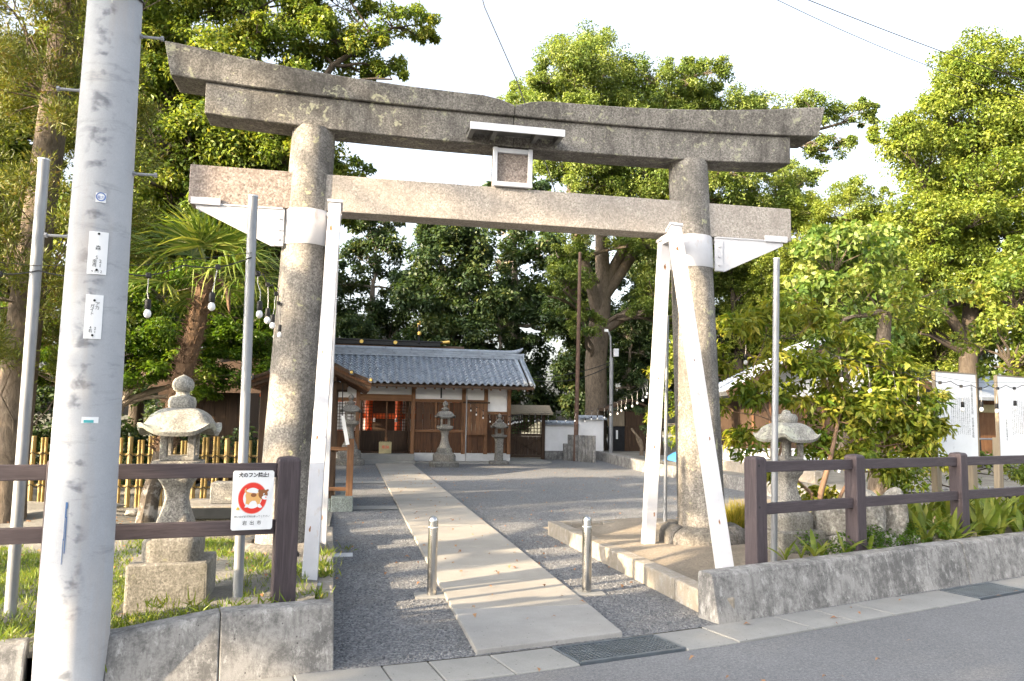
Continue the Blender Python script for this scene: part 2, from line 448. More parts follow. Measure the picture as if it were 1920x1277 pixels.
# ---------------------------------------------------------------- mesh helpers
class MB:
    def __init__(s):
        s.v = []
        s.f = []
    def add(s, vs, fs):
        k = len(s.v)
        s.v += [tuple(v) for v in vs]
        s.f += [tuple(i+k for i in f) for f in fs]
        return s
    def box(s, c, d, rot=None, taper=None):
        hx, hy, hz = d[0]/2, d[1]/2, d[2]/2
        vs = []
        for z in (-hz, hz):
            k = taper if (taper and z > 0) else 1
            for x, y in ((-hx, -hy), (hx, -hy), (hx, hy), (-hx, hy)):
                vs.append(Vector((x*k, y*k, z)))
        if rot is not None:
            e = Euler(rot).to_matrix()
            vs = [e @ v for v in vs]
        vs = [v+Vector(c) for v in vs]
        return s.add(vs, [(3, 2, 1, 0), (4, 5, 6, 7), (0, 1, 5, 4), (1, 2, 6, 5), (2, 3, 7, 6), (3, 0, 4, 7)])
    def b2(s, lo, hi):
        return s.box([(a+b)/2 for a, b in zip(lo, hi)], [b-a for a, b in zip(lo, hi)])
    def tube(s, pts, rad, n=8, caps=True):
        pts = [Vector(p) for p in pts]
        if not hasattr(rad, '__len__'):
            rad = [rad]*len(pts)
        vs, fs = [], []
        ref = None
        for i, p in enumerate(pts):
            d = (pts[min(i+1, len(pts)-1)]-pts[max(i-1, 0)])
            if d.length < 1e-9:
                d = Vector((0, 0, 1))
            d.normalize()
            if ref is None:
                ref = Vector((1, 0, 0)) if abs(d.x) < .8 else Vector((0, 1, 0))
            a = (ref-d*ref.dot(d)).normalized()
            ref = a
            b = d.cross(a)
            for k in range(n):
                t = 2*math.pi*k/n
                vs.append(p+(a*math.cos(t)+b*math.sin(t))*rad[i])
        for i in range(len(pts)-1):
            for k in range(n):
                k2 = (k+1) % n
                fs.append((i*n+k, i*n+k2, (i+1)*n+k2, (i+1)*n+k))
        if caps:
            fs.append(tuple(reversed(range(n))))
            fs.append(tuple((len(pts)-1)*n+k for k in range(n)))
        return s.add(vs, fs)
    def bar(s, p0, p1, w, h, up=(0, 0, 1)):
        """rectangular bar from p0 to p1: w across, h along up"""
        p0, p1 = Vector(p0), Vector(p1)
        d = (p1-p0).normalized()
        x = d.cross(Vector(up)).normalized()
        u = x.cross(d).normalized()
        vs = []
        for p in (p0, p1):
            for a, b in ((-1, -1), (1, -1), (1, 1), (-1, 1)):
                vs.append(p+x*(a*w/2)+u*(b*h/2))
        return s.add(vs, [(0, 1, 2, 3), (7, 6, 5, 4), (0, 4, 5, 1), (1, 5, 6, 2), (2, 6, 7, 3), (3, 7, 4, 0)])
    def lathe(s, prof, n=24, sq=None, c=(0, 0, 0), rot=0, caps=True):
        """prof: (r,z) list; sq: superellipse power (None round; 8 near square)"""
        vs, fs = [], []
        for r, z in prof:
            for k in range(n):
                t = 2*math.pi*(k+.5)/n
                q = 1
                if sq:
                    q = (abs(math.cos(t))**sq+abs(math.sin(t))**sq)**(-1/sq)
                x, y = r*q*math.cos(t), r*q*math.sin(t)
                vs.append((c[0]+x*math.cos(rot)-y*math.sin(rot), c[1]+x*math.sin(rot)+y*math.cos(rot), c[2]+z))
        m = len(prof)
        for i in range(m-1):
            for k in range(n):
                k2 = (k+1) % n
                fs.append((i*n+k, i*n+k2, (i+1)*n+k2, (i+1)*n+k))
        if caps:
            fs.append(tuple(reversed(range(n))))
            fs.append(tuple((m-1)*n+k for k in range(n)))
        return s.add(vs, fs)
    def prism(s, poly, z0, z1):
        n = len(poly)
        vs = [(x, y, z0) for x, y in poly]+[(x, y, z1) for x, y in poly]
        fs = [tuple(reversed(range(n))), tuple(range(n, 2*n))]
        fs += [(i, (i+1) % n, n+(i+1) % n, n+i) for i in range(n)]
        return s.add(vs, fs)
    def extr(s, poly, p0, ex, ez, ey, depth):
        """outline poly (a,b) in plane p0+a*ex+b*ez, extruded along ey by depth"""
        p0, ex, ez, ey = Vector(p0), Vector(ex), Vector(ez), Vector(ey)
        n = len(poly)
        a = [p0+ex*x+ez*z for x, z in poly]
        b = [p+ey*depth for p in a]
        fs = [tuple(range(n)), tuple(reversed(range(n, 2*n)))]
        fs += [((i+1) % n, i, n+i, n+(i+1) % n) for i in range(n)]
        return s.add(a+b, fs)
    def mesh(s, name, mat=None, bevel=0, seg=2, smooth=False, jitter=0, sub=0):
        me = bpy.data.meshes.new(name)
        me.from_pydata(s.v, [], s.f)
        if bevel or sub or jitter:
            bm = bmesh.new()
            bm.from_mesh(me)
            bmesh.ops.recalc_face_normals(bm, faces=bm.faces)
            if sub:
                bmesh.ops.subdivide_edges(bm, edges=bm.edges, cuts=sub, use_grid_fill=True)
            if bevel:
                es = [e for e in bm.edges if len(e.link_faces) == 2 and e.calc_face_angle(0) > .5]
                bmesh.ops.bevel(bm, geom=es, offset=bevel, segments=seg, affect='EDGES', profile=.6, clamp_overlap=True)
            if jitter:
                rr = random.Random(len(s.v)*7+3)
                for v in bm.verts:
                    v.co += Vector((rr.uniform(-1, 1), rr.uniform(-1, 1), rr.uniform(-1, 1)))*jitter
            bm.to_mesh(me)
            bm.free()
        else:
            bm = bmesh.new()
            bm.from_mesh(me)
            bmesh.ops.recalc_face_normals(bm, faces=bm.faces)
            bm.to_mesh(me)
            bm.free()
        if mat is not None:
            me.materials.append(M[mat] if isinstance(mat, str) else mat)
        if smooth:
            me.polygons.foreach_set('use_smooth', [True]*len(me.polygons))
            try:
                me.set_sharp_from_angle(angle=R(40))
            except Exception:
                pass
        return me
    def build(s, name, mat, parent=None, **kw):
        return link(name, s.mesh(name, mat, **kw), parent)

def link(name, me, parent=None, loc=None, rotz=None):
    o = bpy.data.objects.new(name, me)
    COL.objects.link(o)
    if parent is not None:
        o.parent = parent
    if loc is not None:
        o.location = loc
    if rotz is not None:
        o.rotation_euler = (0, 0, rotz)
    return o

def tag(o, label=None, cat=None, group=None, kind=None):
    if label:
        o['label'] = label
    if cat:
        o['category'] = cat
    if group:
        o['group'] = group
    if kind:
        o['kind'] = kind
    return o

def thing(name, label, cat, loc=(0, 0, 0), rotz=0, group=None):
    o = bpy.data.objects.new(name, None)
    o.empty_display_size = .2
    COL.objects.link(o)
    o.location = loc
    o.rotation_euler = (0, 0, rotz)
    return tag(o, label, cat, group)

def copy_tree(o, parent=None):
    c = o.copy()
    COL.objects.link(c)
    c.parent = parent
    for ch in [x for x in bpy.data.objects if x.parent == o]:
        copy_tree(ch, c)
    return c

def text_mesh(body, size, mat, align='CENTER', bold=0., spacing=1.0, line=1.0):
    cu = bpy.data.curves.new('lettering', 'FONT')
    cu.body = body
    cu.size = size
    cu.align_x = align
    cu.align_y = 'CENTER'
    cu.space_character = spacing
    cu.space_line = line
    cu.offset = bold
    cu.resolution_u = 2
    ob = bpy.data.objects.new('lettering', cu)
    COL.objects.link(ob)
    dg = bpy.context.evaluated_depsgraph_get()
    me = bpy.data.meshes.new_from_object(ob.evaluated_get(dg))
    bpy.data.objects.remove(ob)
    bpy.data.curves.remove(cu)
    me.materials.clear()
    me.materials.append(M[mat])
    return me

def put_text(body, size, mat, parent, loc, rotz=0, **kw):
    """upright lettering facing local -Y"""
    o = link('lettering', text_mesh(body, size, mat, **kw), parent, loc)
    o.rotation_euler = (math.pi/2, 0, rotz)
    return o

def leaves_mesh(name, P, N, A, L, W, tint, mat, fold=.25, npts=4):
    """P base points, N normals, A axes (unit), L lengths, W widths -> one mesh of folded diamond leaves"""
    n = len(P)
    S = np.cross(N, A)
    S /= (np.linalg.norm(S, axis=1, keepdims=True)+1e-9)
    N2 = np.cross(A, S)
    L = L[:, None]
    W = W[:, None]
    b = P
    tip = P+A*L-N2*L*.12
    mid = P+A*L*.45
    l = mid+S*W*.5+N2*W*fold
    r = mid-S*W*.5+N2*W*fold
    V = np.stack([b, r, tip, l], 1).reshape(-1, 3)
    me = bpy.data.meshes.new(name)
    me.vertices.add(4*n)
    me.vertices.foreach_set('co', V.astype(np.float32).ravel())
    me.loops.add(4*n)
    me.loops.foreach_set('vertex_index', np.arange(4*n, dtype=np.int32))
    me.polygons.add(n)
    me.polygons.foreach_set('loop_start', np.arange(0, 4*n, 4, dtype=np.int32))
    me.polygons.foreach_set('loop_total', np.full(n, 4, dtype=np.int32))
    at = me.attributes.new('tint', 'FLOAT', 'FACE')
    at.data.foreach_set('value', np.clip(tint, 0, 1).astype(np.float32))
    me.update(calc_edges=True)
    me.validate()
    me.materials.append(M[mat])
    return me

def unit(a):
    return a/(np.linalg.norm(a, axis=-1, keepdims=True)+1e-9)

def clump_leaves(rng, C, RAD, per, L, W, droop=.2, updown=.5, shell=.35, tintspread=.5, flat=.75, radial=0.):
    """C (k,3) clump centres, RAD (k,), per leaves each -> leaf arrays"""
    k = len(C)
    idx = np.repeat(np.arange(k), per)
    n = len(idx)
    d = unit(rng.normal(size=(n, 3)))
    u = rng.random(n)**shell
    off = d*(RAD[idx]*u)[:, None]
    off[:, 2] *= flat
    P = C[idx]+off
    Nn = unit(d*.55+np.array([0, 0, updown])+rng.normal(size=(n, 3))*.45)
    A = unit(np.cross(Nn, rng.normal(size=(n, 3)))+d*.5+np.array([0, 0, -droop]))
    if radial:
        A = unit(d*radial+np.array([0, 0, .35])+rng.normal(size=(n, 3))*.35)
    ct = rng.random(k)
    tint = .5+(ct[idx]-.5)*tintspread+rng.normal(size=n)*.17
    LL = L*rng.uniform(.5, 1.4, n)
    WW = W*rng.uniform(.7, 1.2, n)
    return P, Nn, A, LL, WW, tint

def curve_pts(a, b, sag, n=5, rr=None, wob=0):
    a, b = Vector(a), Vector(b)
    out = []
    for i in range(n+1):
        t = i/n
        p = a.lerp(b, t)
        p.z += sag*4*t*(1-t)
        if rr and 0 < i < n:
            p += Vector((rr.uniform(-1, 1), rr.uniform(-1, 1), rr.uniform(-.5, .5)))*wob
        out.append(p)
    return out

def tree(name, label, cat, loc, trunk, lobes, leaf, barkm, L=.16, W=.09, clumps=26, per=90, seed=1, group=None,
         crad=.30, twigs=True, droop=.2, flat=.75, shell=.35, limb=.09, tintspread=.5, build=True, updown=.5, inner=.45, split=0, radial=0., boughs=()):
    """trunk: list of (x,y,z,r) local; lobes: list of (x,y,z,rx,ry,rz) local"""
    rng = np.random.default_rng(seed)
    rr = random.Random(seed)
    t = thing(name, label, cat, loc, 0, group)
    if split:
        lob2 = []
        for (x, y, z, rx, ry, rz) in lobes:
            m_ = max(3, int(round(split*(rx*ry*rz)**(1/3)/1.6)))
            for q in range(m_):
                dv = unit(rng.normal(size=3))
                u_ = rng.uniform(.45, .95)
                s_ = rng.uniform(.34, .56)
                lob2.append((x+dv[0]*rx*u_, y+dv[1]*ry*u_, z+dv[2]*rz*u_, rx*s_, ry*s_, rz*s_*.9))
        lobes = [(x, y, z, rx*.8, ry*.8, rz*.8) for (x, y, z, rx, ry, rz) in lobes]+lob2
    mb = MB()
    tp = [Vector(p[:3]) for p in trunk]
    mb.tube(tp, [p[3] for p in trunk], 12)
    trunk = list(trunk)
    for bg_ in boughs:
        q = [Vector(p[:3]) for p in bg_]
        pts_, rad_ = [], []
        for a_, b_ in zip(bg_, bg_[1:]):
            for e_ in range(3):
                f_ = e_/3
                w_ = Vector((rr.uniform(-1, 1), rr.uniform(-1, 1), rr.uniform(-.5, .5)))*(.0 if not pts_ else .12)
                pts_.append(Vector(a_[:3]).lerp(Vector(b_[:3]), f_)+w_)
                rad_.append(a_[3]+(b_[3]-a_[3])*f_)
        pts_.append(q[-1])
        rad_.append(bg_[-1][3])
        mb.tube(pts_, rad_, 9)
        tp += pts_[2:]
        trunk += [(0, 0, 0, r_) for r_ in rad_[2:]]
    Cs, Rs = [], []
    for (x, y, z, rx, ry, rz) in lobes:
        lc = Vector((x, y, z))
        # limb leaves the trunk below the lobe
        best = min(range(len(tp)), key=lambda i: (tp[i]-lc).length+max(0, tp[i].z-z+.3*rz)*3)
        st = tp[best]
        r0 = min(trunk[best][3]*.6, limb*(1+max(rx, rz)*.35))
        base = lc-Vector((0, 0, rz*.45))
        pts = curve_pts(st, base, .08*(base-st).length, 5, rr, .06*(base-st).length)
        mb.tube(pts, [r0*(1-.6*i/5) for i in range(6)], 7)
        k = max(3, int(clumps*(rx*ry*rz)**(2/3)/4))
        d = unit(rng.normal(size=(k, 3)))
        u = rng.uniform(inner, 1.0, k)
        c = np.array([x, y, z])+d*np.array([rx, ry, rz])*u[:, None]
        rad = crad*(rx*ry*rz)**(1/3)*rng.uniform(.65, 1.3, k)
        Cs.append(c)
        Rs.append(rad)
        if twigs:
            for j in range(k):
                e = Vector(c[j])
                s0 = pts[rr.randint(3, 5)]
                mb.tube(curve_pts(s0, e, .05*(e-s0).length, 3, rr, .07*(e-s0).length), [r0*.32, r0*.24, r0*.15, r0*.06], 5, False)
    C = np.concatenate(Cs)
    RA = np.concatenate(Rs)
    mb.build('trunk', barkm, t, smooth=True)
    P, N, A, LL, WW, ti = clump_leaves(rng, C, RA, per, L, W, droop, updown, shell, tintspread, flat, radial)
    link('crown', leaves_mesh('crown', P, N, A, LL, WW, ti, leaf), t)
    return t
# ---------------------------------------------------------------- the setting
def sheet(name, poly, z, mat, kind='structure', parent=None):
    mb = MB()
    mb.add([(x, y, z) for x, y in poly], [tuple(range(len(poly)))])
    o = mb.build(name, mat, parent)
    if kind:
        o['kind'] = kind
    return o

def grid_sheet(name, x0, x1, y0, y1, nx, ny, zf, mat, kind='structure'):
    vs, fs = [], []
    for j in range(ny+1):
        for i in range(nx+1):
            x, y = x0+(x1-x0)*i/nx, y0+(y1-y0)*j/ny
            vs.append((x, y, zf(x, y)))
    for j in range(ny):
        for i in range(nx):
            a = j*(nx+1)+i
            fs.append((a, a+1, a+nx+2, a+nx+1))
    o = MB().add(vs, fs).build(name, mat, smooth=True)
    o['kind'] = kind
    return o

FAR = [(-9.0, 3.35), (-5.0, 4.22), (-.66, 5.11), (.92, 5.39), (2.04, 5.67), (2.9, 5.9), (7.08, 7.30), (13.0, 9.28), (26.0, 13.6)]
def far_y(x):
    for (a, b), (c, d) in zip(FAR, FAR[1:]):
        if x <= c:
            return b+(d-b)*(x-a)/(c-a)
    return FAR[-1][1]
def far_dir(x):
    v = Vector((.04, far_y(x+.02)-far_y(x-.02), 0)).normalized()
    return v, Vector((-v.y, v.x, 0))
def off(x, d):
    """point on the kerb line at x, moved d metres away from the road"""
    v, n = far_dir(x)
    return Vector((x, far_y(x), 0))+n*d

sheet('ground', [(-220, -160), (220, -160), (220, 260), (-220, 260)], -.07, 'terrain')
GW = .42
NEAR = [tuple(off(x, -GW)[:2]) for x, _ in FAR]
sheet('road', [(-60, -30), (70, -30), (70, 26.5)]+[(26.3, 13.2)]+NEAR[::-1][1:]+[(-60, -8)], -.012, 'asphalt')

# gravel forecourt
gv = [p for p in FAR if -.1 < p[0] < 3]
grav = sheet('gravel_court', [(-.25, 5.17)]+gv+[(9.4, 5.9+.33*6.5), (9.4, 40), (-3.2, 40), (-3.2, 12.2), (-.25, 12.2)], 0.0, 'gravel')

# concrete gutter cover slabs along the road, one piece each
gut = thing('gutter', None, None)
tag(gut, kind='structure')
GR = [(1.44, 2.27), (5.62, 6.40)]
cuts = [-6.2, -5.6, -5.0, -4.4, -3.8, -3.2, -2.6, -2.0, -1.42, -.84, -.28, .26, .56, .98, 1.44, 2.27, 2.72, 3.46, 3.92, 4.4, 5.0, 5.62, 6.40, 7.0, 7.6, 8.2, 8.8, 9.4, 10, 10.6, 11.2]
rs = random.Random(4)
for a, b in zip(cuts, cuts[1:]):
    if (a, b) in GR:
        continue
    g = .004
    p = [off(a+g, -GW+.004), off(b-g, -GW+.004), off(b-g, -.004), off(a+g, -.004)]
    c = sum(p, Vector())/4
    mb = MB().prism([(q.x-c.x, q.y-c.y) for q in p], -.06, rs.uniform(-.004, .004))
    o = mb.build('gutter_slab', 'slab', gut, bevel=.006, seg=1)
    o.location = c

for k, (a, b) in enumerate(GR):
    p = [off(a+.006, -GW+.03), off(b-.006, -GW+.03), off(b-.006, -.03), off(a+.006, -.03)]
    t = thing('drain_grate', ['steel drain grate at the foot of the concrete path', 'steel drain grate in the gutter below the far end of the low wall'][k], 'drain grate', (p[0].x, p[0].y, 0), 0, 'drain grates')
    q = [v-p[0] for v in p]
    fr = MB()
    for i in range(4):
        fr.bar(q[i]+Vector((0, 0, -.012)), q[(i+1) % 4]+Vector((0, 0, -.012)), .022, .03)
    fr.build('frame', 'grate', t)
    bars = MB()
    nb = 26
    for i in range(1, nb):
        f = i/nb
        bars.bar(q[0].lerp(q[1], f)+Vector((0, 0, -.013)), q[3].lerp(q[2], f)+Vector((0, 0, -.013)), .006, .024)
    nc = 11
    for i in range(1, nc):
        f = i/nc
        bars.bar(q[0].lerp(q[3], f)+Vector((0, 0, -.009)), q[1].lerp(q[2], f)+Vector((0, 0, -.009)), .008, .012)
    bars.build('bearing_bars', 'grate', t)
    MB().add([v+Vector((0, 0, -.055)) for v in q], [(0, 1, 2, 3)]).build('channel', 'black', t)

# approach path: poured bays
path = thing('path', None, None)
tag(path, kind='structure')
ys = [5.56, 6.55, 7.62, 8.35, 9.5, 11.4, 13.2, 15.2, 17.4, 19.6, 21.8, 24.0, 25.6]
for a, b in zip(ys, ys[1:]):
    if a < 5.6:
        poly = [(.895, 5.41), (2.03, 5.69), (2.04, b-.004), (.885, b-.004)]
    else:
        poly = [(.885, a+.004), (2.04, a+.004), (2.04, b-.004), (.885, b-.004)]
    o = MB().prism(poly, -.05, .035).build('path_bay', 'path_grey' if a < 5.6 else 'path', path, bevel=.01, seg=2)
# side paths near the hand-washing pavilion and steps
sheet('side_path', [(-.1, 13.55), (.872, 13.55), (.872, 14.1), (-.1, 14.1)], .012, 'slab')
sheet('cross_path', [(-1.5, 18.6), (.872, 18.6), (.872, 19.2), (-1.5, 19.2)], .012, 'slab')

# planting beds
def bed_left_z(x, y):
    e = max(0, min(1, (-.22-x)/.25))
    return .19+.05*math.sin(x*2.1+y*1.3)+.025*math.sin(x*5+1)*math.sin(y*4.3) - .14*max(0, min(1, (y-8.6)/2.5))
vsL, fsL = [], []
nx, ny = 90, 60
for j in range(ny+1):
    for i in range(nx+1):
        x = -14+(14-.20)*i/nx
        y0 = far_y(x)+.17
        y = y0+(17.5-y0)*j/ny
        xx = x
        vsL.append((xx, y, bed_left_z(x, y)))
for j in range(ny):
    for i in range(nx):
        a = j*(nx+1)+i
        fsL.append((a, a+1, a+nx+2, a+nx+1))
bl = MB().add(vsL, fsL).build('dirt_bed', 'soil_grey', smooth=True)
bl['kind'] = 'structure'

vsR, fsR = [], []
nx, ny = 70, 30
for j in range(ny+1):
    for i in range(nx+1):
        x = 2.93+(20-2.93)*i/nx
        y0 = far_y(x)+.17
        y1 = 10.9 if x < 5 else (10.9+min(3.4, (x-5)*1.5))
        y = y0+(y1-y0)*j/ny
        z = .16+.10*max(0, min(1, (x-3.3)/1.0))+.03*math.sin(x*3+y*2)
        if y > 9:
            z -= .04*(y-9)
        vsR.append((x-.05*max(0, y-6.3)*max(0, 1-(x-2.93)), y, z))
for j in range(ny):
    for i in range(nx):
        a = j*(nx+1)+i
        fsR.append((a, a+1, a+nx+2, a+nx+1))
br = MB().add(vsR, fsR).build('planting_bed', 'soil_tan', smooth=True)
br['kind'] = 'structure'

sheet('verge', [(-1.72, 4.80), (-1.28, 4.90), (-1.28, 5.4), (-1.72, 5.3)], .015, 'soil_grey')
# raised terrace behind, with its stone edging
sheet('terrace', [(9.0, 13.5), (40, 13.5), (40, 60), (10.2, 60), (10.2, 31), (9.45, 29.0)], .27, 'soil_grey')
edge = thing('terrace_edging', 'low edging of long stone blocks along the raised ground beyond the gravel', 'edging', (0, 0, 0))
rs = random.Random(9)
def edging(p, q, n, z1, parent, mat='concrete', w=.2, name='edging_stone'):
    p, q = Vector(p), Vector(q)
    for i in range(n):
        a, b = p.lerp(q, i/n), p.lerp(q, (i+1)/n)
        d = (b-a).normalized()*.012
        mb = MB().bar(a+d+Vector((0, 0, z1/2-.03)), b-d+Vector((0, 0, z1/2-.03)), w, z1+.06+rs.uniform(-.015, .015))
        mb.build(name, mat, parent, bevel=.012, seg=1)
edging((9.42, 29.2, 0), (8.75, 22.6, 0), 5, .33, edge)
edging((8.75, 22.6, 0), (8.9, 13.6, 0), 7, .31, edge)
edging((9.0, 13.5, 0), (15.5, 14.6, 0), 5, .31, edge)
edge2 = thing('bank_edging', 'second tan row of edging stones set just behind the first row', 'edging', (0, 0, 0))
edging((9.75, 22.0, .27), (9.9, 15.4, .27), 5, .25, edge2, 'concrete_kerb')

# kerb of the bed at the right of the entrance, one stone after another
kerb = thing('bed_kerb', 'tan concrete kerb stones bordering the sandy bed beside the gravel entrance', 'kerb', (0, 0, 0))
kp = [(3.0, 5.98), (2.97, 6.75), (2.93, 7.75), (2.88, 8.75), (2.83, 9.7), (2.79, 10.62)]
for (a, b), (c, d) in zip(kp, kp[1:]):
    MB().bar((a, b+.006, .075), (c, d-.006, .075), .17, .22).build('kerb_stone', 'concrete_kerb', kerb, bevel=.02, seg=2)
for i in range(4):
    MB().bar((2.88+i*.62, 10.72-.05*i, .06), (3.49+i*.62, 10.69-.05*i, .06), .17, .2).build('kerb_stone', 'concrete_kerb', kerb, bevel=.02, seg=2)
# kerb at the end of the left bed
kl = thing('bed_edge_kerb', 'narrow concrete kerb edging the grassy bed along the gravel by the torii', 'kerb', (0, 0, 0))
for a, b in ((5.45, 6.6), (6.62, 7.8), (7.82, 9.0), (9.02, 10.2)):
    MB().bar((-.125-.02*(a-5.4), a, .07), (-.125-.02*(b-5.4), b, .07), .16, .26).build('kerb_stone', 'concrete_kerb', kl, bevel=.015, seg=2)

# low battered concrete walls
def low_wall(name, label, x0, x1, h0, h1, endcap=False, kinks=None):
    t = thing(name, label, 'low wall', (x0, far_y(x0), 0), 0, 'low roadside walls')
    o = Vector((x0, far_y(x0), 0))
    xs = [x0, x1] if not kinks else [x0]+[k[0] for k in kinks]+[x1]
    hs = [h0, h1] if not kinks else [h0]+[k[1] for k in kinks]+[h1]
    n = len(xs)
    vs, fs = [], []
    for x, h in zip(xs, hs):
        for d, z in ((.0, -.05), (.085, h-.025), (.10, h), (.235, h+.004), (.25, h-.02), (.25, -.05)):
            p = off(x, d)-o
            vs.append((p.x, p.y, z))
    m = 6
    for i in range(n-1):
        for k in range(m):
            k2 = (k+1) % m
            fs.append((i*m+k, (i+1)*m+k, (i+1)*m+k2, i*m+k2))
    fs.append(tuple(range(m)))
    fs.append(tuple(reversed(range((n-1)*m, n*m))))
    MB().add(vs, fs).build('wall_body', 'concrete', t, bevel=.008, seg=2)
    return t
low_wall('roadside_wall', 'short dipped concrete wall piece right beside the utility pole', -1.30, -.705, .30, .375, True, [(-1.26, .30)])
low_wall('roadside_wall', 'low stained concrete wall below the dog sign ending at the gravel entrance', -.70, -.035, .378, .385)
low_wall('roadside_wall', 'low concrete wall end on the far side of the utility pole from the entrance', -7.5, -1.70, .27, .29)
low_wall('roadside_wall', 'long stained concrete wall below the brown fence beside the sandy bed', 2.905, 6.165, .37, .40, True)
low_wall('roadside_wall', 'concrete wall section past the vertical joint below the information boards', 6.178, 13.5, .40, .42)
# ---------------------------------------------------------------- torii
TX, TY = 1.70, 8.62
torii = thing('stone_torii', 'tall weathered granite torii gate braced with white steel struts', 'torii', (TX, TY, 0))
def pil(z):
    f = (z-.1)/4.5
    return 2.335-.155*f, .272-.042*f          # half spacing, radius
for s in (-1, 1):
    pts, rad = [], []
    for i in range(13):
        z = .02+4.63*i/12
        h, r = pil(z)
        pts.append((s*h, 0, z))
        rad.append(r)
    MB().tube(pts, rad, 40).build('pillar', 'granite', torii, smooth=True)
# foot stones: worn ring of blocks
rf = random.Random(2)
for s, zb in ((-1, .12), (1, .23)):
    h = pil(0)[0]
    for k in range(4):
        a0, a1 = k*math.pi/2+.45, (k+1)*math.pi/2+.41
        prof = []
        nseg = 8
        vs, fs = [], []
        sec = [(.262, -.12), (.262, .06), (.30, .115), (.39, .125), (.475, .07), (.50, -.01), (.495, -.22)]
        for i in range(nseg+1):
            a = a0+(a1-a0)*i/nseg
            w = 1+.05*math.sin(a*3+k)
            sh = .72 if i in (0, nseg) else 1.0
            for r, z in sec:
                rr_ = .30+(r-.30)*(w if r > .3 else 1)
                vs.append((s*h+math.cos(a)*rr_, math.sin(a)*rr_, zb+.05+(z if z < 0 else z*sh)))
        m = len(sec)
        for i in range(nseg):
            for q in range(m):
                q2 = (q+1) % m
                fs.append((i*m+q, i*m+q2, (i+1)*m+q2, (i+1)*m+q))
        fs.append(tuple(range(m)))
        fs.append(tuple(reversed(range(nseg*m, (nseg+1)*m))))
        MB().add(vs, fs).build('foot_stone', 'footstone', torii, smooth=True, jitter=.006)

# tie beam in three lengths
NZ0, NZ1, ND = 3.74, 4.14, .155
hp, rp = pil(3.94)
for x0, x1, mt in ((-3.40, -hp+.12, 'granite_plaque'), (-hp+.12, hp-.12, 'granite_new'), (hp-.12, 3.44, 'granite_new')):
    MB().b2((x0+.003, -ND, NZ0), (x1-.003, ND, NZ1)).build('tie_beam', mt, torii, bevel=.012, seg=2)

# lintels: straight-bottomed lower, upswept upper, each in two halves
def lintel(xa, xb, zb, zt, d0, d1, name, mat, slant=0., n=16, crown=0, notch=False):
    vs, fs = [], []
    for i in range(n+1):
        x = xa+(xb-xa)*i/n
        xe = x
        b, t = zb(x), zt(x)
        if notch:
            dn = abs(x-(xa if abs(xa) < abs(xb) else xb))
            if dn < .24:
                t -= .085*(1-dn/.24)**.8
        k = slant*(1 if x > 0 else -1)*(1 if (i in (0, n) and abs(x) > 1) else 0)
        sec = [(-d0, b, 0), (-d1, t-crown*.5, k), (-d1*.5, t, k), (d1*.5, t, k), (d1, t-crown*.5, k), (d0, b, 0)]
        for y, z, kx in sec:
            vs.append((xe+kx, y, z))
    m = 6
    for i in range(n):
        for q in range(m):
            q2 = (q+1) % m
            fs.append((i*m+q, i*m+q2, (i+1)*m+q2, (i+1)*m+q))
    fs.append(tuple(reversed(range(m))))
    fs.append(tuple(range(n*m, (n+1)*m)))
    return MB().add(vs, fs).build(name, mat, torii, bevel=.008, seg=1)
sw = lambda x: (abs(x)/3.75)**2.6
shb = lambda x: 4.605+.11*sw(x)
sht = lambda x: 4.945+.10*sw(x)
kab = lambda x: 4.945+.10*sw(x)+.002
kat = lambda x: 5.155+.265*(abs(x)/3.75)**2.3
for xa, xb in ((-3.28, -.003), (.003, 3.42)):
    lintel(xa, xb, shb, sht, .19, .195, 'lower_lintel', 'granite_top', .0)
for xa, xb in ((-3.62, -.003), (.003, 3.78)):
    lintel(xa, xb, kab, kat, .235, .27, 'upper_lintel', 'granite_top', .07, 20, .035, True)

# centre tablet with its pale frame and little canopy
tab = MB().b2((-.185, -.15, 4.145), (.185, .15, 4.60)).build('tablet', 'granite_plaque', torii, bevel=.006, seg=1)
fr = MB()
F0 = -.172
fr.b2((-.225, F0-.02, 4.146), (-.176, F0+.03, 4.59)).b2((.176, F0-.02, 4.146), (.225, F0+.03, 4.59))
fr.build('tablet_side_frame', 'alu', tab, bevel=.004, seg=1)
MB().b2((-.2245, F0-.03, 4.143), (.2245, F0+.02, 4.196)).build('tablet_bottom_frame', 'alu', tab, bevel=.004, seg=1)
MB().b2((-.21, F0-.012, 4.53), (.21, F0+.03, 4.585)).build('tablet_top_frame', 'alu', tab, bevel=.004, seg=1)
can = MB().b2((-.535, -.50, 4.655), (.515, -.488, 4.735)).build('canopy_fascia', 'alu', tab, bevel=.003, seg=1)
cm = MB().b2((-.535, -.486, 4.715), (.515, -.20, 4.728))
for x in (-.50, -.25, .22, .48):
    cm.b2((x-.025, -.484, 4.655), (x+.025, -.20, 4.712))
cm.build('canopy_frame', 'alu_dark', tab)

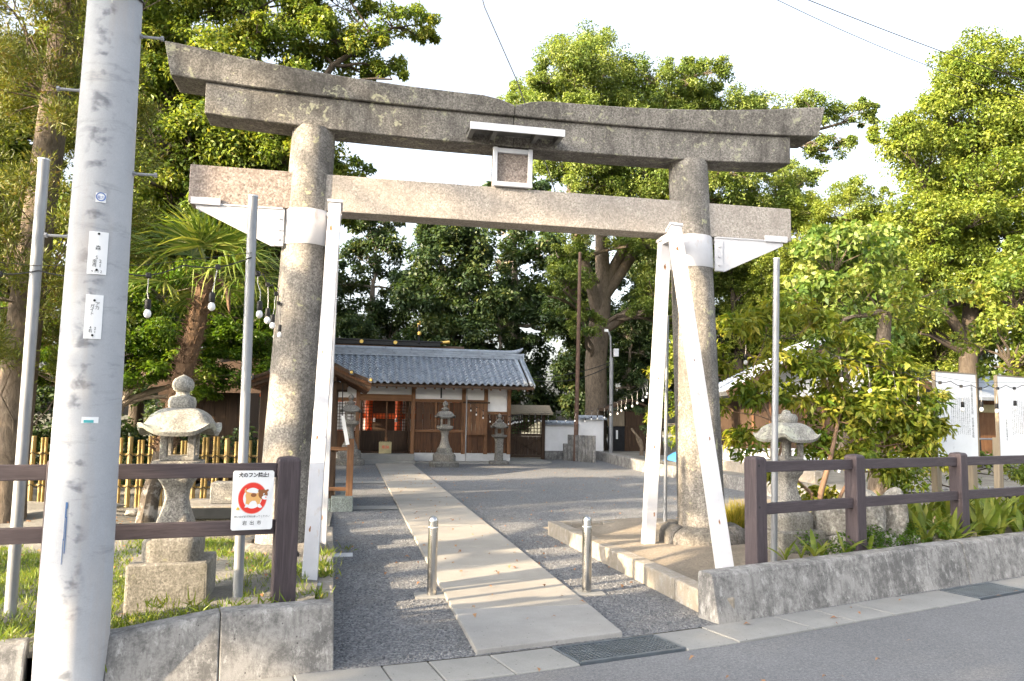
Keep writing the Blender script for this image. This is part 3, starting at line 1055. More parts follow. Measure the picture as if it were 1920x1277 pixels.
# white steel collars, brackets and raking struts
for s in (-1, 1):
    h, r = pil(3.55)
    vs, fs = [], []
    n = 40
    for z in (3.36, 3.375, 3.725, 3.74):
        hh, rr_ = pil(z)
        g = .012 if z in (3.375, 3.725) else .004
        for k in range(n):
            a = 2*math.pi*k/n
            vs.append((s*hh+math.cos(a)*(rr_+g), math.sin(a)*(rr_+g), z))
    for i in range(3):
        for k in range(n):
            fs.append((i*n+k, i*n+(k+1) % n, (i+1)*n+(k+1) % n, (i+1)*n+k))
    collar = MB().add(vs, fs).build('collar', 'white_steel', torii, smooth=True)
    # gusset bracket carrying the outer beam end
    x0 = s*(h+r-.02)
    g = MB()
    poly = [(0, .385), (s*.88, .385), (s*.88, .33), (s*.12, -.02), (0, -.02)]
    g.extr(poly, (x0, -.165, 3.345), (1, 0, 0), (0, 0, 1), (0, 1, 0), .014)
    br_ = g.build('bracket_plate', 'white_steel', torii, bevel=.002, seg=1)
    MB().b2((min(x0+s*.02, x0+s*.90), -.175, 3.722), (max(x0+s*.02, x0+s*.90), .17, 3.737)).build('bracket_seat', 'white_steel', br_)
    MB().b2((min(x0+s*.64, x0+s*.93), -.19, 3.715), (max(x0+s*.64, x0+s*.93), -.165, 3.79)).build('bracket_lip', 'white_steel', br_, bevel=.003, seg=1)
    MB().b2((min(x0+s*.0, x0+s*.10), -.177, 3.33), (max(x0+s*.0, x0+s*.10), -.166, 3.69)).build('bracket_flange', 'white_steel', br_, bevel=.002, seg=1)
    for z in (3.40, 3.50, 3.62):
        MB().tube([(x0+s*.05, -.174, z), (x0+s*.05, -.192, z)], .014, 6).build('bolt', 'white_steel', br_)
# struts: a near-upright one and a raking one towards the road, both sides
def strut(p0, p1, w=.125):
    p0, p1 = Vector(p0)-torii.location, Vector(p1)-torii.location
    d = (p1-p0).normalized()
    ax = Vector((1, 0, 0))
    yy = d.cross(ax).normalized()
    ax = yy.cross(d).normalized()
    m = MB().bar(p0, p1, w, w, yy)
    o_ = m.build('strut', 'white_steel', torii, bevel=.006, seg=2)
    MB().bar(p1-d*.02, p1+d*.012, w+.03, w+.03, yy).build('strut_cap', 'white_steel', o_)
    MB().bar(p0-d*.006, p0+d*.015, w+.07, w+.07, yy).build('strut_foot', 'white_steel', o_)
    for sx_ in (-1, 1):
        for sy_ in (-1, 1):
            c_ = p0+ax*(sx_*(w/2+.018))+yy*(sy_*(w/2+.018))
            MB().tube([c_+d*.012, c_+d*.032], .009, 6).build('anchor_bolt', 'galv', o_)
    fy = yy if yy.y < 0 else -yy
    rs_ = random.Random(int(abs(p0.x)*1000))
    for f_, sz in ((.91, .03), (.55, .012), (.33, .016), (.12, .02)):
        c_ = p0.lerp(p1, f_)+fy*(w/2+.0012)+ax*rs_.uniform(-.03, .03)
        pl_ = []
        for q_ in range(9):
            a_ = q_*2*math.pi/9
            r_ = sz*rs_.uniform(.5, 1.1)
            pl_.append(c_+ax*(math.cos(a_)*r_*.55)+d*(math.sin(a_)*r_*1.5))
        MB().add(pl_, [tuple(range(9))]).build('rust_spot', 'rust', o_)
strut((-.27, 6.86, .17), (-.215, 8.26, 3.76))
strut((-.245, 8.56, .10), (-.225, 8.50, 3.70))
strut((3.32, 6.62, .22), (3.545, 8.26, 3.76))
strut((3.36, 8.60, .10), (3.53, 8.50, 3.66))
for x in (-.21, 3.53):
    MB().b2((x-TX-.055, 8.20-TY, 3.60), (x-TX+.055, 8.56-TY, 3.70)).build('strut_tie', 'white_steel', torii, bevel=.003, seg=1)
# ---------------------------------------------------------------- utility pole, pipes, fences, signs, bollards, lanterns
UP = Vector((-1.50, 5.06, 0))
up = thing('utility_pole', 'thick tapering concrete utility pole with step bolts at the roadside', 'utility pole', UP)
PH = 11.0
def ur(z):
    return .193-.0100*z
MB().tube([(0, 0, -.1+PH*i/14) for i in range(15)], [ur(-.1+PH*i/14) for i in range(15)], 40).build('shaft', 'polecon', up, smooth=True)
for k, (z, sd_) in enumerate([(2.62, -1), (3.03, 1), (3.52, -1), (3.90, 1), (4.35, -1), (4.8, 1), (5.25, -1), (5.7, 1), (6.15, -1), (6.6, 1)]):
    a = (ur(z)-.02)*sd_
    b = MB().tube([(a, 0, z), (a+sd_*.14, 0, z)], .009, 8)
    b.tube([(a+sd_*.14, 0, z), (a+sd_*.155, 0, z)], .016, 6)
    b.tube([(a+sd_*.018, 0, z), (a+sd_*.032, 0, z)], .015, 6)
    b.build('step_bolt', 'galv', up)
# number plates bent round the shaft
def curved_plate(parent, rad_f, ang, z0, z1, w, mat, name, tk=.006, n=6):
    vs, fs = [], []
    for i in range(n+1):
        u = -w/2+w*i/n
        for z in (z0, z1):
            r = rad_f(z)
            a = ang+u/r
            for e in (.001, tk):
                vs.append((math.cos(a)*(r+e), math.sin(a)*(r+e), z))
    for i in range(n):
        a, b = i*4, i*4+4
        fs += [(a+1, b+1, b+3, a+3), (a, a+2, b+2, b), (a, b, b+1, a+1), (a+2, a+3, b+3, b+2)]
    fs += [(0, 1, 3, 2), (n*4, n*4+2, n*4+3, n*4+1)]
    return MB().add(vs, fs).build(name, mat, parent, smooth=False)
A0 = R(-75)                     # outward direction of the plates, towards the road
def plate_text(parent, body, size, ang, z, u=0, bold=0., line=1., mat='ink', tk=.008):
    r = ur(z)+tk
    a = ang+u/r
    o = link('lettering', text_mesh(body, size, mat, bold=bold, line=line), parent)
    o.location = (math.cos(a)*r, math.sin(a)*r, z)
    o.rotation_euler = (math.pi/2, 0, a+math.pi/2)
    return o
p1 = curved_plate(up, ur, A0, 2.375, 2.625, .098, 'white_plate', 'number_plate')
plate_text(p1, '森', .030, A0, 2.528)
plate_text(p1, 'S', .028, A0, 2.472, -.004)
plate_text(p1, '南\n西', .024, A0, 2.438, -.014, line=.9)
plate_text(p1, '2\n1', .028, A0, 2.438, .016, line=.9)
plate_text(p1, '9 1 1 2', .020, A0, 2.390)
p2 = curved_plate(up, ur, A0, 2.0, 2.255, .088, 'white_plate', 'number_plate')
plate_text(p2, 'ア\nカ', .026, A0, 2.190, .016, line=.85)
plate_text(p2, 'ガ\nイ\nト', .026, A0, 2.165, -.010, line=.85)
plate_text(p2, '4\n右', .022, A0, 2.055, -.012, line=.9)
plate_text(p2, '2\n1', .022, A0, 2.050, .012, line=.9)
for z, pp in ((2.612, p1), (2.40, p1), (2.222, p2), (2.02, p2)):
    r = ur(z)+.006
    MB().tube([(math.cos(A0)*r, math.sin(A0)*r, z), (math.cos(A0)*(r+.004), math.sin(A0)*(r+.004), z)], .007, 8).build('rivet', 'black', pp)
st = curved_plate(up, ur, A0-.02, 2.80, 2.856, .055, 'white_plate', 'round_sticker', .003, 4)
plate_text(st, '○', .070, A0-.02, 2.828, 0, mat='ink_blue', tk=.005)
plate_text(st, '電力', .020, A0-.02, 2.828, 0, mat='ink_blue', tk=.005)
s2 = curved_plate(up, ur, A0+.10, 1.52, 1.555, .085, 'white_plate', 'small_sticker', .003, 4)
curved_plate(s2, ur, A0+.06, 1.522, 1.538, .05, 'teal', 'sticker_print', .004, 4)
# paint drip
for u, z0, z1, w in ((0, 1.045, 1.08, .012), (-.002, .995, 1.05, .008), (.004, .80, 1.0, .004), (-.004, .87, 1.0, .003), (-.007, .74, .88, .0025)):
    curved_plate(up, ur, R(-97)+u/.19, z0, z1, w, 'bluepaint', 'paint_drip', .0025, 3)
# wire clamp near the top of the view
cl = MB()
for z in (4.12, 4.2):
    cl.tube([(math.cos(a)*(ur(z)+.008), math.sin(a)*(ur(z)+.008), z+.02*math.sin(a)) for a in [i*math.pi/12 for i in range(25)]], .007, 6, False)
cl.build('clamp_band', 'black', up)
wl = MB()
wl.tube([(-.06, -.17, 4.25), (-.03, -.178, 4.12), (.04, -.178, 4.07), (.06, -.172, 4.12), (.09, -.16, 4.05), (.13, -.13, 4.09)], .004, 5)
wl.tube([(.035, -.178, 4.07), (.035, -.18, 4.01)], .004, 5)
wl.build('loose_wire', 'whitewire', up)

# plain pipe poles
def pipe(label, x, y, z0, z1, r=.037, lean=(0, 0), mat='galv', name='pipe_pole'):
    t = thing(name, label, 'pole', (x, y, z0), 0, 'bare pipe poles')
    h = z1-z0
    MB().tube([(0, 0, -.1), (lean[0]*.5, lean[1]*.5, h*.5), (lean[0], lean[1], h-.004)], r, 16).build('shaft', mat, t, smooth=True)
    MB().tube([(lean[0], lean[1], h-.004), (lean[0], lean[1], h+.006)], r+.002, 16).build('cap', 'alu', t)
    return t
pipe('galvanised pipe pole standing by itself beyond the thick concrete utility pole', -2.20, 6.07, .18, 3.37, .038)
pipe('galvanised pipe pole between the stone lantern and the dog sign', -.745, 6.19, .18, 3.24, .036, (-.03, 0))
pipe('pale pipe pole directly in front of the lantern behind the brown fence', 4.03, 7.05, .24, 3.20, .031, (.08, 0), 'galv')
tp = pipe('thin pole rising from a small stone block beside the upright strut', 4.19, 10.1, .13, 3.0, .024, (.04, 0), 'galv')
MB().box((.02, -.05, .0), (.36, .22, .2)).build('footing', 'concrete_kerb', tp, bevel=.015)

# brown post-and-rail fences
def fence(label, posts, rails_z, zb, zt, w=.15):
    o = Vector((posts[0][0], posts[0][1], 0))
    t = thing('rail_fence', label, 'fence', o, 0, 'brown rail fences')
    d = (Vector(posts[-1])-Vector(posts[0])).normalized()
    ang = math.atan2(d.y, d.x)
    for i, p in enumerate(posts):
        q = Vector((p[0], p[1], 0))-o
        m = MB().lathe([(w/2, zb-.15), (w/2, zt-.03), (w/2-.012, zt-.01), (.012, zt)], 4, None, (0, 0, 0), 0)
        m.v = [(x*1.414, y*1.414, z) for x, y, z in m.v]
        b = m.build('post', 'plaswood_v', t, bevel=.006, seg=1)
        b.location = q
        b.rotation_euler = (0, 0, ang)
        for z in (1.20, .84):
            k = MB().tube([(-.03, -w/2-.001, z), (-.03, -w/2+.004, z)], .012, 8).build('bolt_hole', 'black', b) if i == 0 else None
    for i in range(len(posts)-1):
        a, b = Vector((posts[i][0], posts[i][1], 0))-o, Vector((posts[i+1][0], posts[i+1][1], 0))-o
        u = (b-a).normalized()
        for z in rails_z:
            L = (b-a).length-w-.004
            m = MB().box((0, 0, 0), (L, .06, .095))
            r = m.build('rail', 'plaswood', t, bevel=.006, seg=2)
            r.location = (a+b)/2+Vector((0, 0, z))
            r.rotation_euler = (0, 0, math.atan2(u.y, u.x))
    return t
fence('brown rail fence behind the utility pole carrying the dog sign', [(-.395, 5.70), (-1.74, 5.44), (-3.06, 5.18), (-4.4, 4.92)], (1.205, .825), .28, 1.30)
fence('brown rail fence in front of the broad-leaved plants and information boards', [(3.55, 6.50), (4.88, 6.99), (6.60, 7.62), (8.30, 8.24), (10.0, 8.86)], (1.185, .815), .28, 1.285, .14)

# dog-fouling notice
d_ = Vector((-1.53, -.30, 0)).normalized()
sgn = thing('dog_notice', 'white notice with red ring and dog fixed on the brown fence', 'sign', (-.61, 5.605, .815), math.atan2(.30, 1.53))
sgn.scale = (.83, .83, .89)
pw, ph = .318, .44
pl = [(-pw/2+.012, 0), (pw/2-.012, 0), (pw/2, .012), (pw/2, ph-.012), (pw/2-.012, ph), (-pw/2+.012, ph), (-pw/2, ph-.012), (-pw/2, .012)]
MB().extr(pl, (0, -.004, 0), (1, 0, 0), (0, 0, 1), (0, 1, 0), .006).build('sign_plate', 'white_plate', sgn)
def flat(poly, mat, name, lay):
    m = MB()
    m.extr(poly, (0, -.0045-.0006*lay, 0), (1, 0, 0), (0, 0, 1), (0, 1, 0), .0005)
    return m.build(name, mat, sgn)
def ell(cx, cz, rx, rz, n=20, a0=0, a1=2*math.pi, rot=0):
    o = []
    for i in range(n):
        a = a0+(a1-a0)*i/n
        x, z = rx*math.cos(a), rz*math.sin(a)
        o.append((cx+x*math.cos(rot)-z*math.sin(rot), cz+x*math.sin(rot)+z*math.cos(rot)))
    return o
flat(ell(-.003, .235, .112, .118, 40), 'dogpink', 'ring_edge', 1)
flat(ell(-.003, .235, .107, .113, 40), 'signred', 'ring', 2)
flat(ell(-.003, .235, .072, .077, 40), 'white_plate', 'ring_centre', 3)
# a standing dog seen from the side
dog = [(-.052, .275), (-.045, .282), (-.02, .275), (.03, .270), (.05, .285), (.075, .28), (.07, .235), (.06, .215), (.055, .19), (.075, .168), (.06, .160), (.04, .168), (.03, .20), (.02, .215), (-.005, .215), (-.02, .205), (-.03, .185), (-.04, .168), (-.062, .166), (-.055, .19), (-.052, .23), (-.058, .255)]
flat(dog, 'dogtan', 'dog_body', 4)
flat(ell(.078, .262, .036, .036), 'dogbrown', 'dog_head', 5)
flat([(-.05, .27), (-.066, .285), (-.064, .305), (-.05, .312), (-.055, .298), (-.045, .28)], 'dogtan', 'dog_tail', 5)
flat(ell(.005, .258, .022, .015), 'dogbrown', 'dog_patch', 6)
flat(ell(.093, .238, .024, .016), 'white_plate', 'dog_muzzle', 6)
flat(ell(.085, .262, .006, .009), 'white_plate', 'dog_eye', 6)
flat(ell(.086, .261, .003, .006), 'ink', 'dog_pupil', 7)
flat(ell(.050, .287, .012, .012), 'dogbrown', 'dog_ear', 6)
flat(ell(.106, .288, .016, .009, rot=.5), 'dogbrown', 'dog_ear', 6)
flat(ell(.10, .240, .007, .006), 'dogpink', 'dog_nose', 7)
flat([(-.062, .166), (-.04, .168), (-.03, .185), (-.05, .195)], 'white_plate', 'dog_foot', 6)
flat([(.04, .168), (.06, .160), (.075, .168), (.058, .19), (.038, .19)], 'white_plate', 'dog_foot', 6)
flat([(-.125, .150), (-.098, .150), (-.10, .160), (-.108, .168), (-.112, .178), (-.116, .166), (-.124, .160)], 'yellow', 'dog_mess', 6)
put_text('犬のフン禁止!', .0375, 'ink', sgn, (0, -.0065, .405), bold=.0012)
put_text('飼い主が必ず持ち帰ってください', .0182, 'ink', sgn, (0, -.0065, .098))
put_text('岩 出 市', .036, 'ink', sgn, (0, -.0065, .050), spacing=1.25)

# stainless bollards
for k, (x, y) in enumerate(((.775, 7.17), (2.185, 7.10))):
    t = thing('bollard', ['stainless steel bollard on the side of the path nearer the utility pole', 'stainless steel bollard on the side of the path nearer the sandy bed'][k], 'bollard', (x, y, 0), 0, 'entrance bollards')
    MB().lathe([(.043, 0), (.043, .655), (.040, .675), (.030, .690), (.012, .698), (.001, .699)], 32).build('post', 'stainless', t, smooth=True)
    MB().lathe([(.0436, .598), (.0436, .606)], 32, caps=False).build('band', 'white_plate', t)
    MB().box((.0, 0, .006), (.30, .22, .018)).build('base_pad', 'slab', t, bevel=.004, seg=1)

# stone lanterns
def lantern_roof(m, w, z0, h, lift=.06, n=32, top=.42, rings=9, power=3.2):
    """square roof swept up at the corners with a domed back"""
    vs, fs = [], []
    def ring(s, z, lf):
        for k in range(n):
            a = 2*math.pi*(k+.5)/n
            q = (abs(math.cos(a))**8+abs(math.sin(a))**8)**(-1/8)
            cf = ((q-1)/.297)**2
            r = w/2*s*q
            vs.append((r*math.cos(a), r*math.sin(a), z+lf*cf))
    ring(.35, z0+.03, 0)
    ring(.95, z0, lift*.9)
    ring(1.0, z0+.035, lift)
    for s, f in ((.97, .17), (.89, .22), (.83, .34), (.78, .50), (.72, .66), (.63, .80), (.51, .90), (.38, .96), (.27, .99), (.2, 1.0)):
        ring(s, z0+h*f, lift*max(0, 1-2.6*(1-s))**1.5)
    m.add(vs, [])
    k0 = len(m.v)-len(vs)
    R_ = len(vs)//n
    for i in range(R_-1):
        for k in range(n):
            k2 = (k+1) % n
            m.f.append((k0+i*n+k, k0+i*n+k2, k0+(i+1)*n+k2, k0+(i+1)*n+k))
    m.f.append(tuple(k0+k for k in reversed(range(n))))
    m.f.append(tuple(k0+(R_-1)*n+k for k in range(n)))
def firebox(m, w, z0, z1, frame=.22):
    t = w*frame/2+.01
    for sx in (-1, 1):
        for sy in (-1, 1):
            m.box((sx*(w/2-t/2), sy*(w/2-t/2), (z0+z1)/2), (t, t, z1-z0))
    m.b2((-w/2+.001, -w/2+.001, z0), (w/2-.001, w/2-.001, z0+(z1-z0)*.16))
    m.b2((-w/2+.001, -w/2+.001, z1-(z1-z0)*.16), (w/2-.001, w/2-.001, z1))
    for sx in (-1, 1):
        pass
def near_lantern(label, loc, rz, cap, sc=1.0):
    t = thing('stone_lantern', label, 'stone lantern', loc, rz, 'stone lanterns')
    t.scale = (sc, sc, sc)
    MB().b2((-.32, -.30, -.12), (.32, .30, .355)).build('plinth', 'lantern_base', t, bevel=.02, seg=2, jitter=.004)
    m = MB().lathe([(.23, .355), (.235, .44), (.235, .52), (.21, .555), (.17, .585)], 32, 7)
    m.build('step', 'lantern_base', t, bevel=.0, smooth=True)
    prof = [(.165, .585), (.158, .64), (.13, .72), (.105, .80), (.093, .87), (.10, .94), (.125, 1.0), (.15, 1.035), (.152, 1.06)]
    MB().lathe(prof, 40, 6).build('shaft', 'lantern', t, smooth=True)
    MB().lathe([(.15, 1.06), (.165, 1.075), (.195, 1.12), (.20, 1.16), (.20, 1.195), (.16, 1.20)], 40, 9).build('platform', 'lantern', t, smooth=True)
    m = MB()
    firebox(m, .285, 1.20, 1.455, .36)
    m.build('firebox', 'lantern', t, bevel=.006, seg=1)
    m = MB()
    lantern_roof(m, .64, 1.415, .25, .085, 56, .30)
    m.build('roof', 'roofstone', t, smooth=True)
    if cap == 'jewel':
        MB().lathe([(.105, 1.655), (.112, 1.68), (.112, 1.72), (.10, 1.752), (.065, 1.765), (.052, 1.78), (.056, 1.80)], 28, 4).build('jewel_base', 'roofstone', t, smooth=True)
        MB().lathe([(.056, 1.80), (.08, 1.815), (.092, 1.85), (.09, 1.885), (.072, 1.915), (.04, 1.935), (.012, 1.95), (.001, 1.955)], 28).build('jewel', 'roofstone', t, smooth=True)
    else:
        MB().lathe([(.10, 1.65), (.112, 1.67), (.115, 1.72), (.10, 1.755), (.05, 1.765), (.04, 1.80), (.02, 1.81), (.001, 1.812)], 22, 4).build('jewel_base', 'roofstone', t, smooth=True, jitter=.006)
    return t
near_lantern('tall stone lantern with a pointed jewel top standing in the grass behind the fence', (-1.27, 6.55, .17), R(2), 'jewel', .875)
near_lantern('stone lantern missing its jewel beside the garden rocks and leafy shrub', (4.56, 7.68, .17), R(8), 'broken', .85)

def far_lantern(label, loc, kind, sc=1.0):
    t = thing('stone_lantern', label, 'stone lantern', loc, 0, 'stone lanterns')
    t.scale = (sc, sc, sc)
    if kind == 'slim':
        MB().lathe([(.36, -.05), (.36, .10), (.33, .13)], 24, 6).build('plinth', 'farstone', t, smooth=True)
        MB().lathe([(.16, .13), (.15, .3), (.145, .8), (.16, .98), (.17, 1.0)], 24, 8).build('shaft', 'farstone', t, smooth=True)
        MB().lathe([(.18, 1.0), (.27, 1.06), (.28, 1.12), (.2, 1.13)], 24, 8).build('platform', 'farstone', t, smooth=True)
    else:
        MB().lathe([(.47, -.05), (.47, .14), (.40, .18)], 24, 5).build('plinth', 'farstone', t, smooth=True)
        MB().lathe([(.35, .18), (.355, .34), (.33, .42), (.25, .46), (.22, .60)], 24, 7).build('step', 'farstone', t, smooth=True)
        MB().lathe([(.21, .60), (.165, .70), (.125, .85), (.11, 1.0), (.14, 1.14), (.18, 1.18)], 24).build('shaft', 'lantern', t, smooth=True)
        MB().lathe([(.18, 1.18), (.25, 1.24), (.26, 1.32), (.2, 1.33)], 24, 8).build('platform', 'lantern', t, smooth=True)
    z = 1.13 if kind == 'slim' else 1.33
    m = MB()
    firebox(m, .30, z, z+.27, .3)
    m.build('firebox', 'lantern' if kind != 'slim' else 'farstone', t, bevel=.005, seg=1)
    m = MB()
    lantern_roof(m, .66, z+.25, .24, .07, 32, .28)
    m.build('roof', 'farstone', t, smooth=True)
    MB().lathe([(.09, z+.47), (.13, z+.52), (.13, z+.56), (.06, z+.60), (.05, z+.63), (.09, z+.68), (.085, z+.74), (.03, z+.80), (.001, z+.83)], 20).build('jewel', 'farstone', t, smooth=True)
    return t
far_lantern('stone lantern with a flared waist in front of the plank wall of the hall', (2.96, 24.75, 0), 'waist', .95)
far_lantern('dark slim stone lantern at the corner end of the hall', (4.93, 26.0, 0), 'slim', .86)
far_lantern('dark stone lantern partly hidden behind the wash pavilion post', (.06, 25.5, 0), 'waist', 1.03)

# information boards on timber legs
def info_board(label, p0, p1, z0, z1, cols, left, title):
    p0, p1 = Vector(p0), Vector(p1)
    d = p1-p0
    w = d.length
    t = thing('information_board', label, 'information board', (p0.x, p0.y, 0), math.atan2(d.y, d.x), 'information boards')
    for x in (.06, w-.06):
        MB().b2((x-.055, .012, .1), (x+.055, .10, z0+.3)).build('leg', 'wood_grey', t, bevel=.006, seg=1)
    MB().b2((.006, -.012, z0), (w-.006, .010, z1)).build('panel', 'white_plate', t, bevel=.002, seg=1)
    MB().b2((-.014, -.02, z0-.01), (.0, .03, z1+.01)).build('side_trim', 'wood_grey', t)
    MB().b2((w, -.02, z0-.01), (w+.014, .03, z1+.01)).build('side_trim', 'wood_grey', t)
    MB().b2((.001, -.02, z1+.002), (w-.001, .03, z1+.016)).build('top_trim', 'wood_grey', t)
    H = z1-z0
    put_text('\n'.join(title), .052, 'ink', t, (w*.88, -.0135, z0+H*.56), line=.92)
    n = len(cols)
    for i, c in enumerate(cols):
        put_text('\n'.join(c), .026, 'ink', t, (w*(.80-.44*i/(n-1)), -.0135, z0+H*.50), line=.99)
    for i, c in enumerate(left):
        put_text('\n'.join(c), .040, 'ink', t, (w*(.20-.09*i), -.0135, z0+H*.34), line=.98)
    return t
colsA = ['荒田神社は古くから当地の氏神として崇敬され', '本殿は三間社流造で檜皮葺の屋根を持ち各部に', '彩色が施され桃山時代の様式をよく伝えている', '蟇股や木鼻などの彫刻は細部まで優れており', '県内の社殿建築の中でも保存の状態が良好で', '建立の年代は棟札などから知ることができる', 'その後もたびたび修理が加えられて今日に至る', '祭礼は毎年秋に行われ多くの人でにぎわう', '境内には樹齢を重ねた楠の大木が茂っている', '地域の貴重な文化財として大切に守られている']
info_board('whole white information board with columns of writing behind the brown fence', (8.0, 9.62, 0), (8.93, 9.92, 0), 1.10, 2.31, colsA, ['和歌山県教育委員会', '岩出市教育委員会'], '和歌山県指定文化財 荒田神社本殿')
info_board('white information board cut by the picture edge, past the whole board', (9.42, 10.06, 0), (10.39, 10.37, 0), 1.10, 2.31, [c[::-1] for c in colsA], ['宗教法人荒田神社'], '荒田神社由緒')
# ---------------------------------------------------------------- worship hall
SX0, SX1, SY0, SY1 = -2.4, 5.42, 26.6, 28.6
hall = thing('worship_hall', 'long low shrine hall with blue-grey tiled roof and white plaster bands', 'shrine hall', (0, SY0, 0))
def P(lo, hi, name, mat, par=None, bevel=.006):
    return MB().b2(lo, hi).build(name, mat, par or hall, bevel=bevel, seg=1) if bevel else MB().b2(lo, hi).build(name, mat, par or hall)
P((SX0, .02, -.05), (.22, 2.0, .34), 'plinth', 'plinth')
P((2.15, -.03, -.05), (5.43, 2.0, .33), 'plinth', 'plinth')
P((.22, -.9, -.03), (2.15, -.45, .12), 'step', 'slab')
P((.22, -.45, -.03), (2.15, 2.0, .30), 'step', 'slab')
P((2.0, -.5, -.03), (6.6, -.06, .07), 'apron', 'slab')
P((5.44, -.05, -.03), (6.9, 2.6, .05), 'apron', 'slab')
# frame posts and beams
for x in (SX0+.06, -1.1, .29, 2.10, 3.80, 4.56, 5.36):
    P((x-.065, -.065, .30), (x+.065, .065, 2.62), 'post', 'wood_brown')
P((.356, -.05, 2.03), (2.034, .05, 2.25), 'lintel_beam', 'wood_brown_x')
for a, b in ((2.166, 3.734), (3.866, 4.494)):
    P((a, -.045, 2.02), (b, .045, 2.12), 'rail_beam', 'wood_brown_x')
P((2.166, -.075, 1.02), (4.49, .03, 1.10), 'sill_beam', 'wood_brown_x')
P((SX0+.13, -.045, 2.0), (.22, .045, 2.12), 'rail_beam', 'wood_brown_x')
P((SX0, -.05, 2.62), (SX1, .05, 2.74), 'wall_plate', 'wood_brown_x')
# plaster bands
for a, b, z0 in ((.356, 2.034, 2.252), (2.166, 3.734, 2.122), (3.866, 4.494, 2.122), (4.627, 5.294, 1.74), (SX0+.126, -1.166, 2.122), (-1.034, .224, 2.122)):
    P((a, -.02, z0), (b, .02, 2.618), 'plaster_panel', 'plaster', bevel=0)
P((4.627, -.04, 1.64), (5.294, .03, 1.738), 'rail_beam', 'wood_brown_x')
P((3.0, -.06, 2.16), (3.05, -.021, 2.58), 'bracket', 'lacquer_black')
P((5.18, -.05, 2.2), (5.25, -.022, 2.29), 'switch_box', 'alu')
# plank walls
rp_ = random.Random(11)
def planks(a, b, z0, z1, y, w=.19, mat='wood_plank', par=None):
    n = max(1, round((b-a)/w))
    for i in range(n):
        x0, x1 = a+(b-a)*i/n, a+(b-a)*(i+1)/n
        dy = rp_.uniform(-.006, .006)
        P((x0+.004, y+dy, z0), (x1-.004, y+.025+dy, z1), 'plank', mat, par, 0)
planks(2.17, 4.49, .335, 1.015, -.03)
planks(2.17, 3.73, 1.105, 2.015, -.01, .26)
planks(3.80, 4.60, .94, 2.00, -.13, .13, 'wood_brown')          # hinged shutter
P((3.76, -.16, 2.005), (4.68, -.09, 2.06), 'shutter_rail', 'wood_dark')
planks(4.63, 5.29, .335, 1.635, -.02, .17)
planks(SX0+.13, .22, .345, 1.0, -.03)
for x in (2.86, 3.30):
    P((x-.03, -.055, 1.105), (x+.03, .0, 2.015), 'stud', 'wood_brown')
# open bay: floor, back lattice, red pillars, offering box, bell rope
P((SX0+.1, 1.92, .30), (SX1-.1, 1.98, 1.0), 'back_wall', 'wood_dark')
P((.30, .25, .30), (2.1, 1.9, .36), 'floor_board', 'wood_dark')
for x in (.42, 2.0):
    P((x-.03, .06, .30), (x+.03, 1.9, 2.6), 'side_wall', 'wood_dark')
lat = MB()
for i in range(15):
    x = .48+i*.105
    lat.b2((x-.011, .62, 1.05), (x+.011, .64, 2.02))
for j in range(9):
    z = 1.07+j*.105
    lat.b2((.45, .605, z-.009), (1.98, .619, z+.009))
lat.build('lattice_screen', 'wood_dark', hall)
P((.45, .58, .36), (1.98, .66, 1.045), 'lattice_dado', 'wood_dark')
latl = MB()
for i in range(13):
    x = SX0+.2+i*.19
    latl.b2((x-.011, .0, 1.05), (x+.011, .02, 1.98))
for j in range(9):
    z = 1.07+j*.105
    latl.b2((SX0+.14, -.015, z-.009), (.22, -.001, z+.009))
latl.build('lattice_screen', 'wood_dark', hall)
P((SX0+.15, .05, 1.05), (.2, .06, 1.98), 'paper_screen', 'plaster', bevel=0)
ob_ = P((1.02, -.05, .30), (1.42, .22, .68), 'offering_box', 'cream')
for i in range(6):
    P((1.05+i*.06, -.04, .682), (1.075+i*.06, .21, .70), 'slat', 'cream', ob_, 0)
put_text('奉納', .13, 'signred', ob_, (1.22, -.054, .50))
rope = MB()
for k in range(3):
    pts = []
    for i in range(28):
        z = 2.0-i*.045
        a = i*.75+k*2.094
        pts.append((1.24+.016*math.cos(a), .10+.016*math.sin(a), z))
    rope.tube(pts, .014, 5)
rope.lathe([(.03, .70), (.055, .74), (.05, .82), (.02, .86)], 10, None, (1.24, .10, 0))
rope.build('bell_rope', 'wood_brown', hall, smooth=True)

# roof: ridge above mid depth, pantiles piece by piece on the front slope
EY, EZ, RY, RZ = -.92, 2.585, 1.0, 3.60
RX0, RX1 = -2.75, 6.05
sl = Vector((0, RY-EY, RZ-EZ))
SLn = sl.length
sl.normalize()
up_n = Vector((0, -sl.z, sl.y))
bd = MB()
bd.add([(RX0, EY, EZ-.03), (RX1, EY, EZ-.03), (RX1, RY, RZ-.03), (RX0, RY, RZ-.03), (RX0, EY, EZ-.10), (RX1, EY, EZ-.10), (RX1, RY, RZ-.10), (RX0, RY, RZ-.10)],
       [(0, 1, 2, 3), (7, 6, 5, 4), (0, 4, 5, 1), (1, 5, 6, 2), (2, 6, 7, 3), (3, 7, 4, 0)])
B2Y = RY+2*(1.0)+.0
bd.add([(RX0, RY, RZ-.03), (RX1, RY, RZ-.03), (RX1, RY*2-EY, EZ-.03), (RX0, RY*2-EY, EZ-.03), (RX0, RY, RZ-.10), (RX1, RY, RZ-.10), (RX1, RY*2-EY, EZ-.10), (RX0, RY*2-EY, EZ-.10)],
       [(0, 1, 2, 3), (7, 6, 5, 4), (0, 4, 5, 1), (1, 5, 6, 2), (2, 6, 7, 3), (3, 7, 4, 0)])
bd.build('roof_deck', 'wood_dark', hall)
